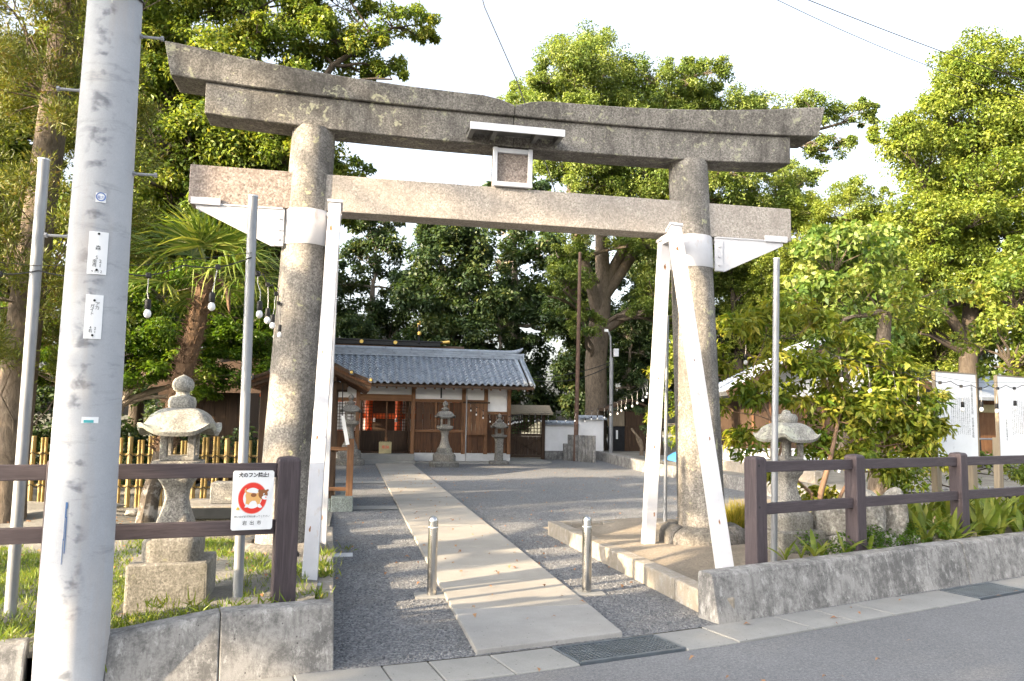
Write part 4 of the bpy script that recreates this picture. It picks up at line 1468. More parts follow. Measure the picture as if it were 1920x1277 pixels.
for i in range(28):
    x = RX0+.2+i*.31
    if x < RX1-.1:
        MB().bar((x, EY+.05, EZ-.13), (x, 0.0, EZ-.13+(0-EY-.05)*sl.z/sl.y), .06, .07).build('rafter', 'wood_brown', hall)
P((RX0+.02, EY-.015, EZ-.115), (RX1-.02, EY+.02, EZ-.035), 'eave_board', 'wood_dark')
CW, NR = .212, 11
RL = SLn/NR
def pantile(w, l):
    n = 8
    m = MB()
    vs = []
    for y, dz in ((0, .040), (l*1.08, .0)):
        for i in range(n+1):
            f = i/n
            x = -w/2+w*f*1.04
            z = .038*math.cos((f-.28)*2*math.pi)*(1 if f > .05 else .8)
            vs.append((x, y, z+dz))
    for i in range(n+1):
        f = i/n
        x = -w/2+w*f*1.04
        z = .038*math.cos((f-.28)*2*math.pi)*(1 if f > .05 else .8)
        vs.append((x, 0, z-.006))
    fs = [(i, i+1, n+2+i, n+1+i) for i in range(n)]
    fs += [(2*n+2+i, 2*n+3+i, i+1, i) for i in range(n)]
    return m.add(vs, fs)
tile_me = pantile(CW, RL).mesh('roof_tile', 'tile', smooth=True)
ncol = int((RX1-.30-RX0)/CW)
tm = Matrix(((1, 0, 0), (0, sl.y, up_n.y), (0, sl.z, up_n.z)))
rest = MB()
eul = tm.to_euler()
rt = random.Random(5)
for c in range(ncol):
    x = RX1-.36-CW*(c+.5)
    for r in range(NR):
        p = Vector((x, EY-.04, EZ+.03))+sl*(RL*r)
        if c < 27:
            o = link('roof_tile', tile_me, hall, p)
            o.rotation_euler = (eul.x+rt.uniform(-.012, .012), eul.y, eul.z)
        else:
            k = len(rest.v)
            rest.v += [tuple(p+tm @ Vector(v.co)) for v in tile_me.vertices]
            rest.f += [tuple(k+i for i in f.vertices) for f in tile_me.polygons]
o = rest.build('roof_tile_field', 'tile', hall, smooth=True)
o['kind'] = 'stuff'
# verge rolls and edge tiles at the gable end
for k, x in enumerate((RX1-.30, RX1-.12)):
    pts = [Vector((x, EY-.05, EZ+.06))+sl*(SLn*i/10) for i in range(11)]
    MB().tube(pts, .062, 12).build('verge_roll', 'tile', hall, smooth=True)
pts = [Vector((RX1-.02, EY-.04, EZ-.02))+sl*(SLn*i/10) for i in range(11)]
for i in range(NR):
    a = Vector((RX1-.015, EY-.04, EZ-.01))+sl*(RL*i)
    MB().bar(a, a+sl*(RL*.98), .05, .12, up_n).build('verge_tile', 'tile', hall, bevel=.01, seg=1)
# ridge: stacked courses and a swept end
for k, (h, w) in enumerate(((.07, .34), (.07, .30), (.07, .26))):
    P((RX0, RY-w/2, RZ+.0+k*.071), (RX1-.05, RY+w/2, RZ+.066+k*.071), 'ridge_course', 'tile')
pts = [(RX0+(RX1-.6-RX0)*i/10, RY, RZ+.25) for i in range(11)]+[(RX1-.42, RY, RZ+.258), (RX1-.25, RY, RZ+.285), (RX1-.10, RY, RZ+.34), (RX1+.0, RY, RZ+.42)]
MB().tube(pts, [.075]*13+[.06, .03], 12).build('ridge_cap', 'tile', hall, smooth=True)
MB().b2((RX1-.05, RY-.2, RZ-.08), (RX1+.01, RY+.2, RZ+.22)).build('ridge_end_tile', 'tile', hall, bevel=.03, seg=2)
# right gable wall
MB().add([(SX1-.01, .06, .33), (SX1-.01, 1.95, .33), (SX1-.01, 1.95, 2.7), (SX1-.01, 1.0, 3.42), (SX1-.01, .06, 2.7)], [(0, 1, 2, 3, 4)]).build('gable_wall', 'plaster', hall)
dp = MB().tube([(3.86, -.28, -.0), (3.86, -.28, 2.6)], .022, 10).build('rain_pipe', 'galv', hall, smooth=True)

# red inner hall behind the lattice: the sanctuary front
sanc = thing('inner_sanctuary', 'vermilion pillars and black gilded ridge of the sanctuary behind the hall', 'shrine building', (0, 30.2, 0))
for x in (-2.0, -.35, .75, 1.84, 4.0):
    MB().lathe([(.145, .25), (.145, 2.7)], 16, None, (x, 0, 0)).build('pillar', 'red', sanc, smooth=True)
P((-2.2, -.08, 1.42), (4.2, .08, 1.62), 'cross_beam', 'red', sanc)
P((-2.2, -.08, 2.4), (4.2, .08, 2.62), 'cross_beam', 'red', sanc)
P((-2.6, -.5, -.03), (4.6, 3.2, .28), 'platform', 'slab', sanc)
P((-2.2, .9, .28), (4.2, 1.0, 2.7), 'wall', 'plaster', sanc)
P((.7, .86, .5), (1.9, .9, 2.3), 'door', 'wood_dark', sanc)
rfz = MB()
rfz.add([(-3.0, -1.2, 2.75), (4.6, -1.2, 2.75), (4.6, 2.4, 4.45), (-3.0, 2.4, 4.45), (4.6, 4.8, 3.2), (-3.0, 4.8, 3.2),
         (-3.0, -1.2, 2.6), (4.6, -1.2, 2.6), (4.6, 2.4, 4.3), (-3.0, 2.4, 4.3)], [(0, 1, 2, 3), (3, 2, 4, 5), (6, 7, 1, 0), (7, 8, 2, 1), (9, 6, 0, 3), (6, 9, 8, 7)])
rfz.build('roof', 'wood_dark', sanc)
P((-3.2, 2.2, 4.40), (3.6, 2.6, 4.56), 'ridge_beam', 'lacquer_black', sanc)
P((-3.3, 2.15, 4.562), (3.7, 2.65, 4.61), 'ridge_cap', 'lacquer_black', sanc)
for x in (-2.4, -.95, .4, 1.75):
    MB().tube([(x, 2.05, 4.50), (x, 2.19, 4.50)], .075, 14).build('gilt_boss', 'gold', sanc, smooth=True)
MB().tube([(3.6, 2.4, 4.57), (4.0, 2.4, 4.62)], [.06, .075], 12).build('gilt_ridge_end', 'gold', sanc, smooth=True)
for x in (-1.8, 2.72):
    for sg in (-1, 1):
        MB().bar((x, 2.4-sg*.28, 4.5), (x, 2.4+sg*.42, 5.35), .07, .05, (1, 0, 0)).build('forked_finial', 'lacquer_black', sanc)
        MB().bar((x, 2.4+sg*.385, 5.25), (x, 2.4+sg*.445, 5.40), .08, .06, (1, 0, 0)).build('finial_tip', 'gold', sanc)
    MB().lathe([(.001, 4.80), (.07, 4.84), (.085, 4.9), (.07, 4.96), (.001, 5.0)], 14, None, (x, 2.1, 0)).build('gilt_knob', 'gold', sanc, smooth=True)
# paper lanterns lit from behind are only white bells on the beam
for x in (.95, 1.75):
    MB().lathe([(.05, 1.30), (.06, 1.34), (.045, 1.42), (.01, 1.45)], 12, None, (x, -.12, 0)).build('hanging_bell', 'white_plate', sanc, smooth=True)

# lattice gate with its own little roof
gate = thing('lattice_gate', 'small lattice gate with a shingled roof between hall and white wall', 'gate', (5.75, 29.0, 0))
for x in (.12, 1.42):
    P((x-.06, -.06, 0), (x+.06, .06, 1.75), 'post', 'wood_dark', gate)
P((.18, -.03, .86), (1.36, .03, .95), 'rail', 'wood_dark', gate)
P((.18, -.03, .08), (1.36, .03, .16), 'rail', 'wood_dark', gate)
P((.18, -.04, 1.62), (1.36, .04, 1.72), 'lintel', 'wood_dark', gate)
for i in range(10):
    x = .22+i*.122
    P((x-.014, -.018, .955), (x+.014, .0, 1.615), 'lattice_bar', 'wood_dark', gate, 0)
for j in range(5):
    z = 1.02+j*.13
    P((.185, .002, z-.012), (1.355, .016, z+.012), 'lattice_bar', 'wood_dark', gate, 0)
planks(.19, 1.35, .165, .855, -.012, .17, 'wood_dark', gate)
for sg in (-1, 1):
    MB().bar((.22, -.035, .5-sg*.3), (1.32, -.035, .5+sg*.3), .03, .05, (0, 1, 0)).build('cross_brace', 'wood_dark', gate)
rg = MB()
rg.add([(-.05, -.55, 1.72), (1.66, -.55, 1.72), (1.66, 0, 2.02), (-.05, 0, 2.02), (1.66, .55, 1.72), (-.05, .55, 1.72), (-.05, -.55, 1.66), (1.66, -.55, 1.66), (1.66, 0, 1.96), (-.05, 0, 1.96)],
       [(0, 1, 2, 3), (3, 2, 4, 5), (6, 7, 1, 0), (7, 8, 2, 1), (9, 6, 0, 3), (6, 9, 8, 7)])
rg.build('roof', 'wood_grey', gate)
bright = sheet('gate_yard', [(5.6, 29.4), (9, 29.4), (9, 34), (5.6, 34)], .006, 'soil_tan')

# white garden wall with tiled coping
ww = thing('garden_wall', 'white plastered garden wall with grey tile coping beyond the gravel', 'wall', (7.25, 29.1, 0))
def wall_run(p, q, h, par, t_=.16):
    p, q = Vector(p), Vector(q)
    MB().bar(p+Vector((0, 0, h*.5+.16)), q+Vector((0, 0, h*.5+.16)), t_, h-.32).build('plaster_face', 'plaster', par)
    MB().bar(p+Vector((0, 0, .15)), q+Vector((0, 0, .15)), t_+.06, .34).build('footing', 'concrete', par)
    MB().bar(p+Vector((0, 0, h+.02)), q+Vector((0, 0, h+.02)), t_+.22, .06).build('coping_bed', 'tile', par)
    MB().tube([p+Vector((0, 0, h+.09)), q+Vector((0, 0, h+.09))], .07, 10).build('coping_roll', 'tile', par, smooth=True)
    n = int((q-p).length/.2)
    m = MB()
    d = (q-p).normalized()
    s_ = d.cross(Vector((0, 0, 1)))
    for i in range(n):
        a = p+d*(.1+i*.2)
        for sg in (-1, 1):
            m.bar(a+s_*sg*.03+Vector((0, 0, h+.11)), a+s_*sg*(t_/2+.14)+Vector((0, 0, h+.045)), .13, .03)
    o = m.build('coping_tiles', 'tile', par)
    o['kind'] = 'stuff'
wall_run((0, 0, 0), (1.35, .25, 0), 1.30, ww)
wall_run((1.40, .26, 0), (2.35, .2, 0), 1.52, ww)
wall_run((2.35, .29, 0), (2.75, 3.2, 0), 1.52, ww)

# stone fence stubs in front of the white wall
tm_ = thing('stone_post_fence', 'short run of square stone fence posts leaning against the white wall', 'stone fence', (8.0, 28.3, 0))
for i in range(8):
    x, y = i*.085, -i*.16
    P((x-.05, y-.065, -.05), (x+.05, y+.065, .95), 'fence_post', 'concrete', tm_, .012)
P((-.16, .12, -.05), (.0, .32, .62), 'end_block', 'concrete', tm_, .02)

# timber notice cabinet with a gabled roof
cb = thing('notice_cabinet', 'dark timber notice cabinet with a small gabled roof by the camphor trunk', 'cabinet', (10.35, 30.4, .25))
P((0, 0, 0), (.55, .5, 1.0), 'front_panel', 'lacquer_black', cb)
planks(.56, 1.45, .0, 1.0, .02, .15, 'wood_dark', cb)
P((.55, .05, 0), (1.46, .5, 1.0), 'body', 'wood_dark', cb)
P((.0, .03, 1.003), (.55, .5, 1.62), 'upper_panel', 'wood_grey', cb)
P((.60, .06, 1.003), (1.40, .5, 1.62), 'upper_panel', 'wood_dark', cb)
P((.18, -.012, .5), (.26, -.001, .85), 'white_notice', 'white_plate', cb, 0)
for x in (.05, .30):
    P((x, -.02, 1.02), (x+.2, -.001, 1.2), 'label_board', 'wood_grey', cb)
rg = MB()
for sg in (-1, 1):
    rg.bar((.72, -.35, 2.06), (.72, .9, 2.06), .01, .01)
rg.add([(.72, -.4, 2.1), (.72, .95, 2.1), (-.38, .95, 1.68), (-.38, -.4, 1.68), (1.85, .95, 1.68), (1.85, -.4, 1.68), (.72, -.4, 2.03), (.72, .95, 2.03), (-.38, .95, 1.61), (-.38, -.4, 1.61), (1.85, .95, 1.61), (1.85, -.4, 1.61)],
       [(0, 1, 2, 3), (0, 5, 4, 1), (6, 9, 8, 7), (6, 7, 10, 11), (0, 3, 9, 6), (0, 6, 11, 5), (3, 2, 8, 9), (5, 11, 10, 4), (1, 7, 8, 2), (1, 4, 10, 7)])
rg.build('roof', 'wood_dark', cb)

# tall brown pole and grey lamp pole
bp = thing('timber_pole', 'tall slim rusty brown pole in front of the camphor tree', 'pole', (8.2, 28.0, 0))
MB().tube([(-.05, 0, 0), (.02, 0, 4), (.06, 0, 7.75)], [.085, .075, .06], 12).build('shaft', 'rust_pole', bp, smooth=True)
lp = thing('lamp_pole', 'short grey metal pole with a small lamp head beside the camphor trunk', 'lamp pole', (9.85, 29.0, .0))
MB().tube([(0, 0, 0), (0, 0, 3.9)], .075, 12).build('shaft', 'galv', lp, smooth=True)
MB().tube([(-.02, 0, 3.9), (-.04, 0, 4.7), (-.12, 0, 4.9), (-.2, 0, 4.95)], .035, 8).build('arm', 'galv', lp, smooth=True)
P((.08, -.12, 3.95), (.26, .05, 4.25), 'lamp_head', 'alu', lp)
P((-.28, -.05, 4.9), (-.14, .05, 5.0), 'sensor', 'white_plate', lp)

# hand-washing pavilion
WX, WY = -.66, 13.5
tz = thing('wash_pavilion', 'small open pavilion with brown gabled roof behind the torii pillar', 'pavilion', (WX, WY, 0))
for x in (-.72, .40):
    for y in (.15, 1.75):
        P((x-.055, y-.055, 0), (x+.055, y+.055, 2.1), 'post', 'wood_dark', tz)
for y in (.15, 1.75):
    P((-.9, y-.05, 2.0), (.62, y+.05, 2.12), 'tie_beam', 'wood_dark', tz)
for x in (-.72, .40):
    P((x-.045, -.3, 2.122), (x+.045, 2.2, 2.2), 'purlin', 'wood_dark', tz)
apx, apz, ew, ez = .06, 2.52, .94, 2.04
def slope_pts(sg, t0, t1, th):
    a = (apx, apz)
    b = (apx+sg*ew, ez)
    return [(a[0]+(b[0]-a[0])*t, a[1]+(b[1]-a[1])*t+th+.05*math.sin(t*math.pi)*-1) for t in (t0, t1)]
for sg in (-1, 1):
    r_ = MB()
    prev = None
    for i in range(8):
        (xa, za), (xb, zb) = slope_pts(sg, i/8, (i+1)/8, .0)
        r_.add([(xa, -.38, za), (xb, -.38, zb), (xb, 2.3, zb), (xa, 2.3, za), (xa, -.38, za+.05), (xb, -.38, zb+.05), (xb, 2.3, zb+.05), (xa, 2.3, za+.05)],
               [(0, 1, 2, 3), (7, 6, 5, 4), (0, 4, 5, 1), (2, 6, 7, 3), (1, 5, 6, 2), (3, 7, 4, 0)])
    sd2 = r_.build('roof_slope', 'wood_dark', tz)
    for k in range(3):
        vb = MB()
        for i in range(8):
            (xa, za), (xb, zb) = slope_pts(sg, i/8, (i+1)/8, 0)
            vb.bar((xa, -.40-.03*k, za-.02+.055*k), (xb, -.40-.03*k, zb-.02+.055*k), .04, .05)
        vb.build('verge_board', ['wood_dark', 'wood_plank', 'wood_dark'][k], sd2)
    for t in (.33, .66, .99):
        (xa, za), _ = slope_pts(sg, t, t, 0)
        MB().tube([(xa, -.52, za+.10), (xa, 2.3, za+.10)], .045, 10).build('batten_roll', 'tile_dark', sd2, smooth=True)
        MB().lathe([(.001, 0), (.018, .006), (.022, .012), (.001, .016)], 10, None, (0, 0, 0)).build('gilt_cap', 'gold', sd2)
        cap = bpy.data.objects[[o.name for o in bpy.data.objects if o.name.startswith('gilt_cap')][-1]]
        cap.location = (xa, -.52, za+.10)
        cap.rotation_euler = (math.pi/2, 0, 0)
    for i in range(9):
        y = -.3+i*.3
        (xa, za), (xb, zb) = slope_pts(sg, .05, .98, -.06)
        MB().bar((xa, y, za), (xb, y, zb), .05, .06).build('rafter', 'wood_plank', sd2)
basin = thing('wash_basin', 'long stone wash basin under the pavilion roof behind the white strut', 'stone basin', (WX-.15, WY+.85, 0))
m = MB()
m.b2((-.55, -.35, 0), (.55, .35, .16)).b2((-.55, -.35, .161), (-.45, .35, .72)).b2((.45, -.35, .161), (.55, .35, .72)).b2((-.449, -.35, .161), (.449, -.25, .72)).b2((-.449, .25, .161), (.449, .35, .72))
m.build('basin_body', 'concrete_kerb', basin, bevel=.012, seg=1)
MB().b2((-.448, -.248, .6), (.448, .248, .64)).build('water', 'glass_dark', basin)
kb2 = thing('pavilion_kerb', 'greenish granite kerb blocks round the wash pavilion floor', 'kerb', (WX, WY, 0))
P((-1.3, -.12, -.04), (.42, .04, .20), 'kerb_block', 'greenstone', kb2, .012)
P((.425, -.14, -.04), (.78, .10, .24), 'kerb_block', 'greenstone', kb2, .012)
P((.56, .105, -.04), (.76, 2.0, .18), 'kerb_block', 'greenstone', kb2, .012)
wp = thing('barrier_frame', 'brown timber post-and-rail barrier with a white strip beside the pavilion', 'barrier', (.05, WY+.06, .2))
P((-.055, -.05, 0), (.055, .05, .98), 'post', 'wood_brown', wp)
P((-1.2, -.03, .12), (-.058, .02, .18), 'rail', 'wood_brown_x', wp)
P((-1.2, -.03, .78), (-.058, .02, .84), 'rail', 'wood_brown_x', wp)
MB().bar((-.05, -.065, .88), (-.15, -.065, 1.36), .012, .06, (1, 0, .2)).build('white_strip', 'white_plate', wp)
MB().tube([(-.15, -.06, 1.34), (-.17, -.06, 1.9)], .008, 6).build('strip_wire', 'black', wp)

# small red torii left of the pillar, and dark shed with planks behind the bamboo fence
rt_ = thing('red_torii', 'small vermilion torii seen between the pipe pole and stone pillar', 'torii', (-3.35, 22.0, 0))
for x in (-.75, .75):
    MB().lathe([(.10, 0), (.085, 2.0)], 14, None, (x, 0, 0)).build('pillar', 'red', rt_, smooth=True)
P((-1.0, -.06, 1.5), (1.0, .06, 1.64), 'tie_beam', 'red', rt_)
P((-1.15, -.1, 2.0), (1.15, .1, 2.2), 'lintel', 'red', rt_)
P((-.12, -.05, 1.642), (.12, .05, 1.998), 'tablet', 'red', rt_)
shed = thing('timber_shed', 'dark plank shed among the trees behind the bamboo fence', 'shed', (-4.3, 19.4, 0))
planks(0, 2.0, 0, 2.2, 0, .24, 'wood_dark', shed)
P((0, .03, 0), (2.0, 2.2, 2.2), 'body', 'wood_dark', shed)
MB().add([(-.4, -.6, 2.1), (2.4, -.6, 2.1), (2.4, 1.1, 2.9), (-.4, 1.1, 2.9), (2.4, 2.8, 2.1), (-.4, 2.8, 2.1), (-.4, -.6, 2.02), (2.4, -.6, 2.02)], [(0, 1, 2, 3), (3, 2, 4, 5), (6, 7, 1, 0)]).build('roof', 'wood_dark', shed)

# white-walled building with tiled gable roof at the right
rb = thing('gabled_house', 'white-gabled tiled house behind the yellow-green shrub', 'house', (11.0, 20.4, .25), R(-16))
GW_, GL = 4.4, 5.0
P((0, 0, 0), (GW_, GL, .5), 'plinth', 'plinth', rb)
P((.03, .03, .5), (GW_-.03, GL, 1.95), 'timber_wall', 'wood_dark', rb)
for i in range(9):
    P((.05+i*.48, -.0, .5), (.11+i*.48, .028, 1.95), 'batten', 'wood_brown', rb, 0)
P((.0, -.015, 1.952), (GW_, .05, 2.03), 'string_course', 'wood_grey', rb)
g_ = MB()
g_.add([(.03, .02, 2.032), (GW_-.03, .02, 2.032), (GW_-.03, .02, 2.45), (GW_/2, .02, 3.48), (.03, .02, 2.45), (.03, GL, 2.032), (GW_-.03, GL, 2.032), (GW_-.03, GL, 2.45), (GW_/2, GL, 3.48), (.03, GL, 2.45)],
       [(0, 1, 2, 3, 4), (5, 9, 8, 7, 6), (0, 4, 9, 5), (1, 6, 7, 2)])
g_.build('plaster_wall', 'plaster', rb)
P((2.0, -.01, 2.85), (2.7, .015, 3.02), 'gable_vent', 'lacquer_black', rb)
for sg in (-1, 1):
    a = Vector((GW_/2, 0, 3.6))
    b = Vector((GW_/2+sg*(GW_/2+.75), 0, 3.6-(GW_/2+.75)*.50))
    r_ = MB()
    for y0, y1 in ((-.7, GL+.5),):
        r_.add([(a.x, y0, a.z), (b.x, y0, b.z), (b.x, y1, b.z), (a.x, y1, a.z), (a.x, y0, a.z-.12), (b.x, y0, b.z-.12), (b.x, y1, b.z-.12), (a.x, y1, a.z-.12)],
               [(0, 1, 2, 3), (7, 6, 5, 4), (0, 4, 5, 1), (2, 6, 7, 3), (1, 5, 6, 2), (3, 7, 4, 0)])
    slp = r_.build('roof_slope', 'tile_dark', rb)
    d = (b-a)
    L_ = d.length
    d.normalize()
    nrm = Vector((-d.z, 0, d.x)) if d.x > 0 else Vector((d.z, 0, -d.x))
    rolls = MB()
    n = int((GL+1.2)/.24)
    for i in range(n):
        y = -.68+i*.24
        rolls.tube([Vector((a.x, y, a.z))+nrm*.02, Vector((b.x, y, b.z))+nrm*.02], .055, 6)
    for i in range(12):
        q = a+d*(L_*i/12)
        rolls.bar(Vector((q.x, -.7, q.z))+nrm*.012, Vector((q.x, GL+.5, q.z))+nrm*.012, .02, .02)
    o = rolls.build('roof_tile_rows', 'tile', slp, smooth=True)
    o['kind'] = 'stuff'
    MB().bar(a+Vector((0, -.72, -.08)), b+Vector((0, -.72, -.08)), .05, .2).build('bargeboard', 'wood_dark', slp)
MB().tube([(GW_/2, -.75, 3.68), (GW_/2, GL+.5, 3.68)], .12, 10).build('ridge', 'tile', rb, smooth=True)
P((-.9, .8, 0), (-.84, .86, 2.3), 'veranda_post', 'wood_dark', rb)

# far house glimpsed through the shrub and by the boards
fh = thing('far_house', 'distant tiled house with a lit timber wall seen past the shrub', 'house', (20.0, 25.0, .27), R(10))
P((0, 0, 0), (5, 4, 2.2), 'wall', 'wood_brown', fh)
P((-.1, -.05, 1.75), (5.1, -.002, 2.05), 'fascia', 'cream', fh)
MB().add([(-.6, -.8, 2.3), (5.6, -.8, 2.3), (5.6, 2, 3.6), (-.6, 2, 3.6), (5.6, 4.8, 2.3), (-.6, 4.8, 2.3), (-.6, -.8, 2.18), (5.6, -.8, 2.18)], [(0, 1, 2, 3), (3, 2, 4, 5), (6, 7, 1, 0)]).build('roof', 'tile', fh)
MB().add([(0, .02, 2.2), (5, .02, 2.2), (5, 4, 2.2), (0, 4, 2.2), (5, 2, 3.4), (0, 2, 3.4)], [(0, 5, 3)]).build('gable', 'wood_brown', fh)
# ---------------------------------------------------------------- bamboo fence
bf = thing('bamboo_fence', 'low yellow bamboo lattice fence across the dirt behind the stone lantern', 'bamboo fence', (-5.6, 14.6, .06))
BD = Vector((4.35, -.9, 0))
rb_ = random.Random(21)
def cane(p, q, r, parent, name='cane'):
    p, q = Vector(p), Vector(q)
    n = 5
    pts, rad = [], []
    for i in range(n):
        a, b = p.lerp(q, i/n), p.lerp(q, (i+1)/n)
        pts += [a, a.lerp(b, .96), a.lerp(b, .985)]
        rad += [r, r, r*1.14]
    pts.append(q)
    rad.append(r)
    return MB().tube(pts, rad, 8).build(name, 'bamboo', parent, smooth=True)
nb = 26
for i in range(nb):
    f = i/(nb-1)
    c = BD*f
    h = 1.08+rb_.uniform(-.04, .05)
    for dx in ((-.027, .027) if i % 3 else (0,)):
        cane((c.x+dx, c.y-.03, -.05), (c.x+dx, c.y-.03, h), .026 if i % 3 else .04, bf)
for z in (.28, .80):
    cane((-.1, .02, z), BD*1.02+Vector((0, .02, z+.01)), .020, bf, 'rail')
for i in range(1, nb):
    c = BD*(i/(nb-1))
    for z in (.28, .80):
        MB().tube([(c.x-.055, c.y-.06, z-.02), (c.x, c.y-.066, z+.02), (c.x+.055, c.y-.06, z-.02), (c.x, c.y+.045, z)], .008, 5).build('rope_tie', 'black', bf)
bf2 = thing('bamboo_fence', 'bamboo fence end running away beyond the utility pole', 'bamboo fence', (-5.7, 14.6, .06))
for i in range(12):
    c = Vector((-3.2, -.1, 0))*(i/11)
    for dx in (-.027, .027):
        cane((c.x+dx, c.y, -.05), (c.x+dx, c.y, 1.08+rb_.uniform(-.04, .05)), .026, bf2)
for z in (.28, .80):
    cane((.1, .03, z), (-3.3, -.07, z+.01), .02, bf2, 'rail')

# ---------------------------------------------------------------- palm
palm = thing('windmill_palm', 'windmill palm with shaggy leaning trunk behind the stone lantern', 'palm tree', (-2.78, 12.2, .05))
rp2 = random.Random(8)
tr = [(0, 0, -.1), (.06, 0, .35), (.17, 0, .85), (.28, .0, 1.45), (.40, 0, 2.1), (.52, 0, 2.8), (.68, 0, 3.55)]
MB().tube(tr[:3]+[(.20, 0, 1.0)], [.14, .12, .115, .12], 14).build('trunk_base', 'bark_mottle', palm, smooth=True, jitter=.012)
tk = MB().tube(curve_pts((.19, 0, .95), (.68, 0, 3.55), -.0, 22, rp2, .012), [.125+.012*rp2.random() for _ in range(21)]+[.12, .10], 14)
for i in range(420):           # old leaf-base fibres
    f = rp2.random()
    c = Vector((.19, 0, .95)).lerp(Vector((.68, 0, 3.55)), f)
    a = rp2.uniform(0, 6.283)
    d = Vector((math.cos(a), math.sin(a), rp2.uniform(.2, 1.3))).normalized()
    p = c+Vector((math.cos(a), math.sin(a), 0))*.115
    tk.tube([p, p+d*.06, p+d*rp2.uniform(.08, .15)+Vector((0, 0, rp2.uniform(-.05, .02)))], [.014, .009, .003], 4, False)
tk.build('trunk', 'bark_palm', palm, smooth=True)
def frond_mesh(seed, L=.62, droopy=.5, spread=1.75, n=22):
    rn = random.Random(seed)
    V, F, T = [], [], []
    def strip(pts, ws, nrm, tint):
        k = len(V)
        for p, w in zip(pts, ws):
            d = (pts[-1]-pts[0]).normalized()
            s = d.cross(nrm).normalized()
            V.append(p-s*w)
            V.append(p+nrm*w*.5)
            V.append(p+s*w)
        for i in range(len(pts)-1):
            for j in range(2):
                F.append((k+i*3+j, k+i*3+j+1, k+i*3+3+j+1, k+i*3+3+j))
                T.append(tint)
    pet = .55
    stem = [Vector((pet*t, 0, -.07*t*t)) for t in (0, .33, .66, 1)]
    strip(stem, [.016, .013, .012, .012], Vector((0, 0, 1)), .75)
    hub = stem[-1]
    for i in range(n):
        a = -spread+2*spread*i/(n-1)
        l = L*(1-.22*(abs(a)/spread)**2)*rn.uniform(.9, 1.06)
        d = Vector((math.cos(a), math.sin(a), .10*rn.uniform(-1, 1)+.18*math.cos(a)))
        pts = []
        for t in (0, .3, .6, .8, 1):
            q = hub+d*(l*t)
            q.z -= droopy*l*(t**3.2)*rn.uniform(.4, 1.0)
            pts.append(q)
        strip(pts, [.006, .018, .017, .010, .002], Vector((0, 0, 1)), rn.uniform(.15, .85))
    me = bpy.data.meshes.new('frond')
    me.from_pydata([tuple(v) for v in V], [], F)
    at = me.attributes.new('tint', 'FLOAT', 'FACE')
    at.data.foreach_set('value', T)
    me.materials.append(M['lf_palm'])
    return me
fm = [frond_mesh(s, .82, d) for s, d in ((1, .35), (2, .6), (3, .9), (4, .5))]
for i in range(20):
    o = link('frond', fm[i % 4], palm, (.68+.02*math.cos(i*2.4), .02*math.sin(i*2.4), 3.54))
    el = [1.2, .9, .65, .4, .2, -.05, -.35][i % 7]+rp2.uniform(-.15, .15)
    o.rotation_euler = Euler((rp2.uniform(-.3, .3), -el, i*2.399+rp2.uniform(-.2, .2)))
    s = rp2.uniform(.9, 1.12)
    o.scale = (s, s, s)
MB().tube([(.74, -.05, 3.5), (.88, -.08, 3.46), (.97, -.09, 3.3), (1.0, -.09, 3.1), (1.01, -.09, 2.98)], [.012, .03, .04, .03, .005], 8).build('dead_frond', 'bark_red', palm, smooth=True, jitter=.012)

# ---------------------------------------------------------------- trees
# great camphor behind the wall
tree('camphor_tree', 'huge camphor tree with thick trunk towering behind the white wall', 'tree', (10.0, 31.5, .2),
     [(0, 0, -.3, .62), (0, 0, .5, .50), (.05, 0, 2.0, .46), (.0, 0, 3.6, .46), (.15, 0, 5.2, .46), (.4, .2, 7.0, .34), (.3, .3, 9.5, .25), (.5, .3, 12.0, .18), (1, .3, 14, .10)],
     [(-.6, 0, 15.7, 2.8, 2.6, 2.3), (2.2, .5, 15.3, 2.6, 2.5, 2.2), (-2.4, 0, 14.6, 1.7, 1.8, 1.5), (4.6, 0, 14.1, 2.0, 2.0, 1.6), (6.8, .3, 15.7, 1.9, 1.9, 1.3),
      (9.6, .3, 15.6, 1.8, 1.6, 1.0), (12.2, 0, 15.5, 1.6, 1.3, .8), (11.0, 0, 14.0, 1.4, 1.3, .8), (4.6, 0, 16.6, 1.7, 1.6, 1.2), (9.5, 0, 12.2, 1.7, 1.5, 1.0), (8.0, 0, 11.0, 2.2, 2.0, 1.5), (-.6, -.8, 12.3, 2.6, 2.2, 2.0), (2.4, -1.0, 11.6, 2.8, 2.2, 2.0),
      (5.0, -.6, 11.0, 2.6, 2.4, 2.0), (-1.3, -1.4, 9.2, 1.6, 1.5, 1.5), (-1.6, -1.6, 6.9, 1.2, 1.2, 1.3), (-.9, -1.4, 5.2, .9, .9, .9), (1.9, -1.2, 9.0, 2.4, 2.0, 1.6), (2.4, -1.3, 6.6, 1.7, 1.5, 1.4),
      (4.6, -.6, 8.5, 2.2, 2.0, 1.5), (7.0, -.3, 8.6, 2.0, 2.0, 1.5)],
     'lf_camphor', 'bark', .12, .07, 56, 165, 11, None, .36, True, .25, .7, .4, .075, split=6, boughs=[[(.2, .1, 6.2, .26), (2.6, 0, 9.6, .2), (6, 0, 12.6, .15), (9, 0, 14.2, .10), (11.8, 0, 15.1, .05)], [(.1, 0, 5.6, .26), (-1, -.5, 9, .2), (-1.5, -.3, 13, .12), (-1, 0, 15.5, .05)], [(.3, .2, 6.6, .24), (2.4, .3, 10.5, .18), (3.2, .3, 14.5, .10), (4.2, .2, 16.4, .05)], [(.1, 0, 4.9, .24), (3, -.6, 7, .17), (6, -.3, 8.2, .12), (7.8, 0, 10.5, .06)]])

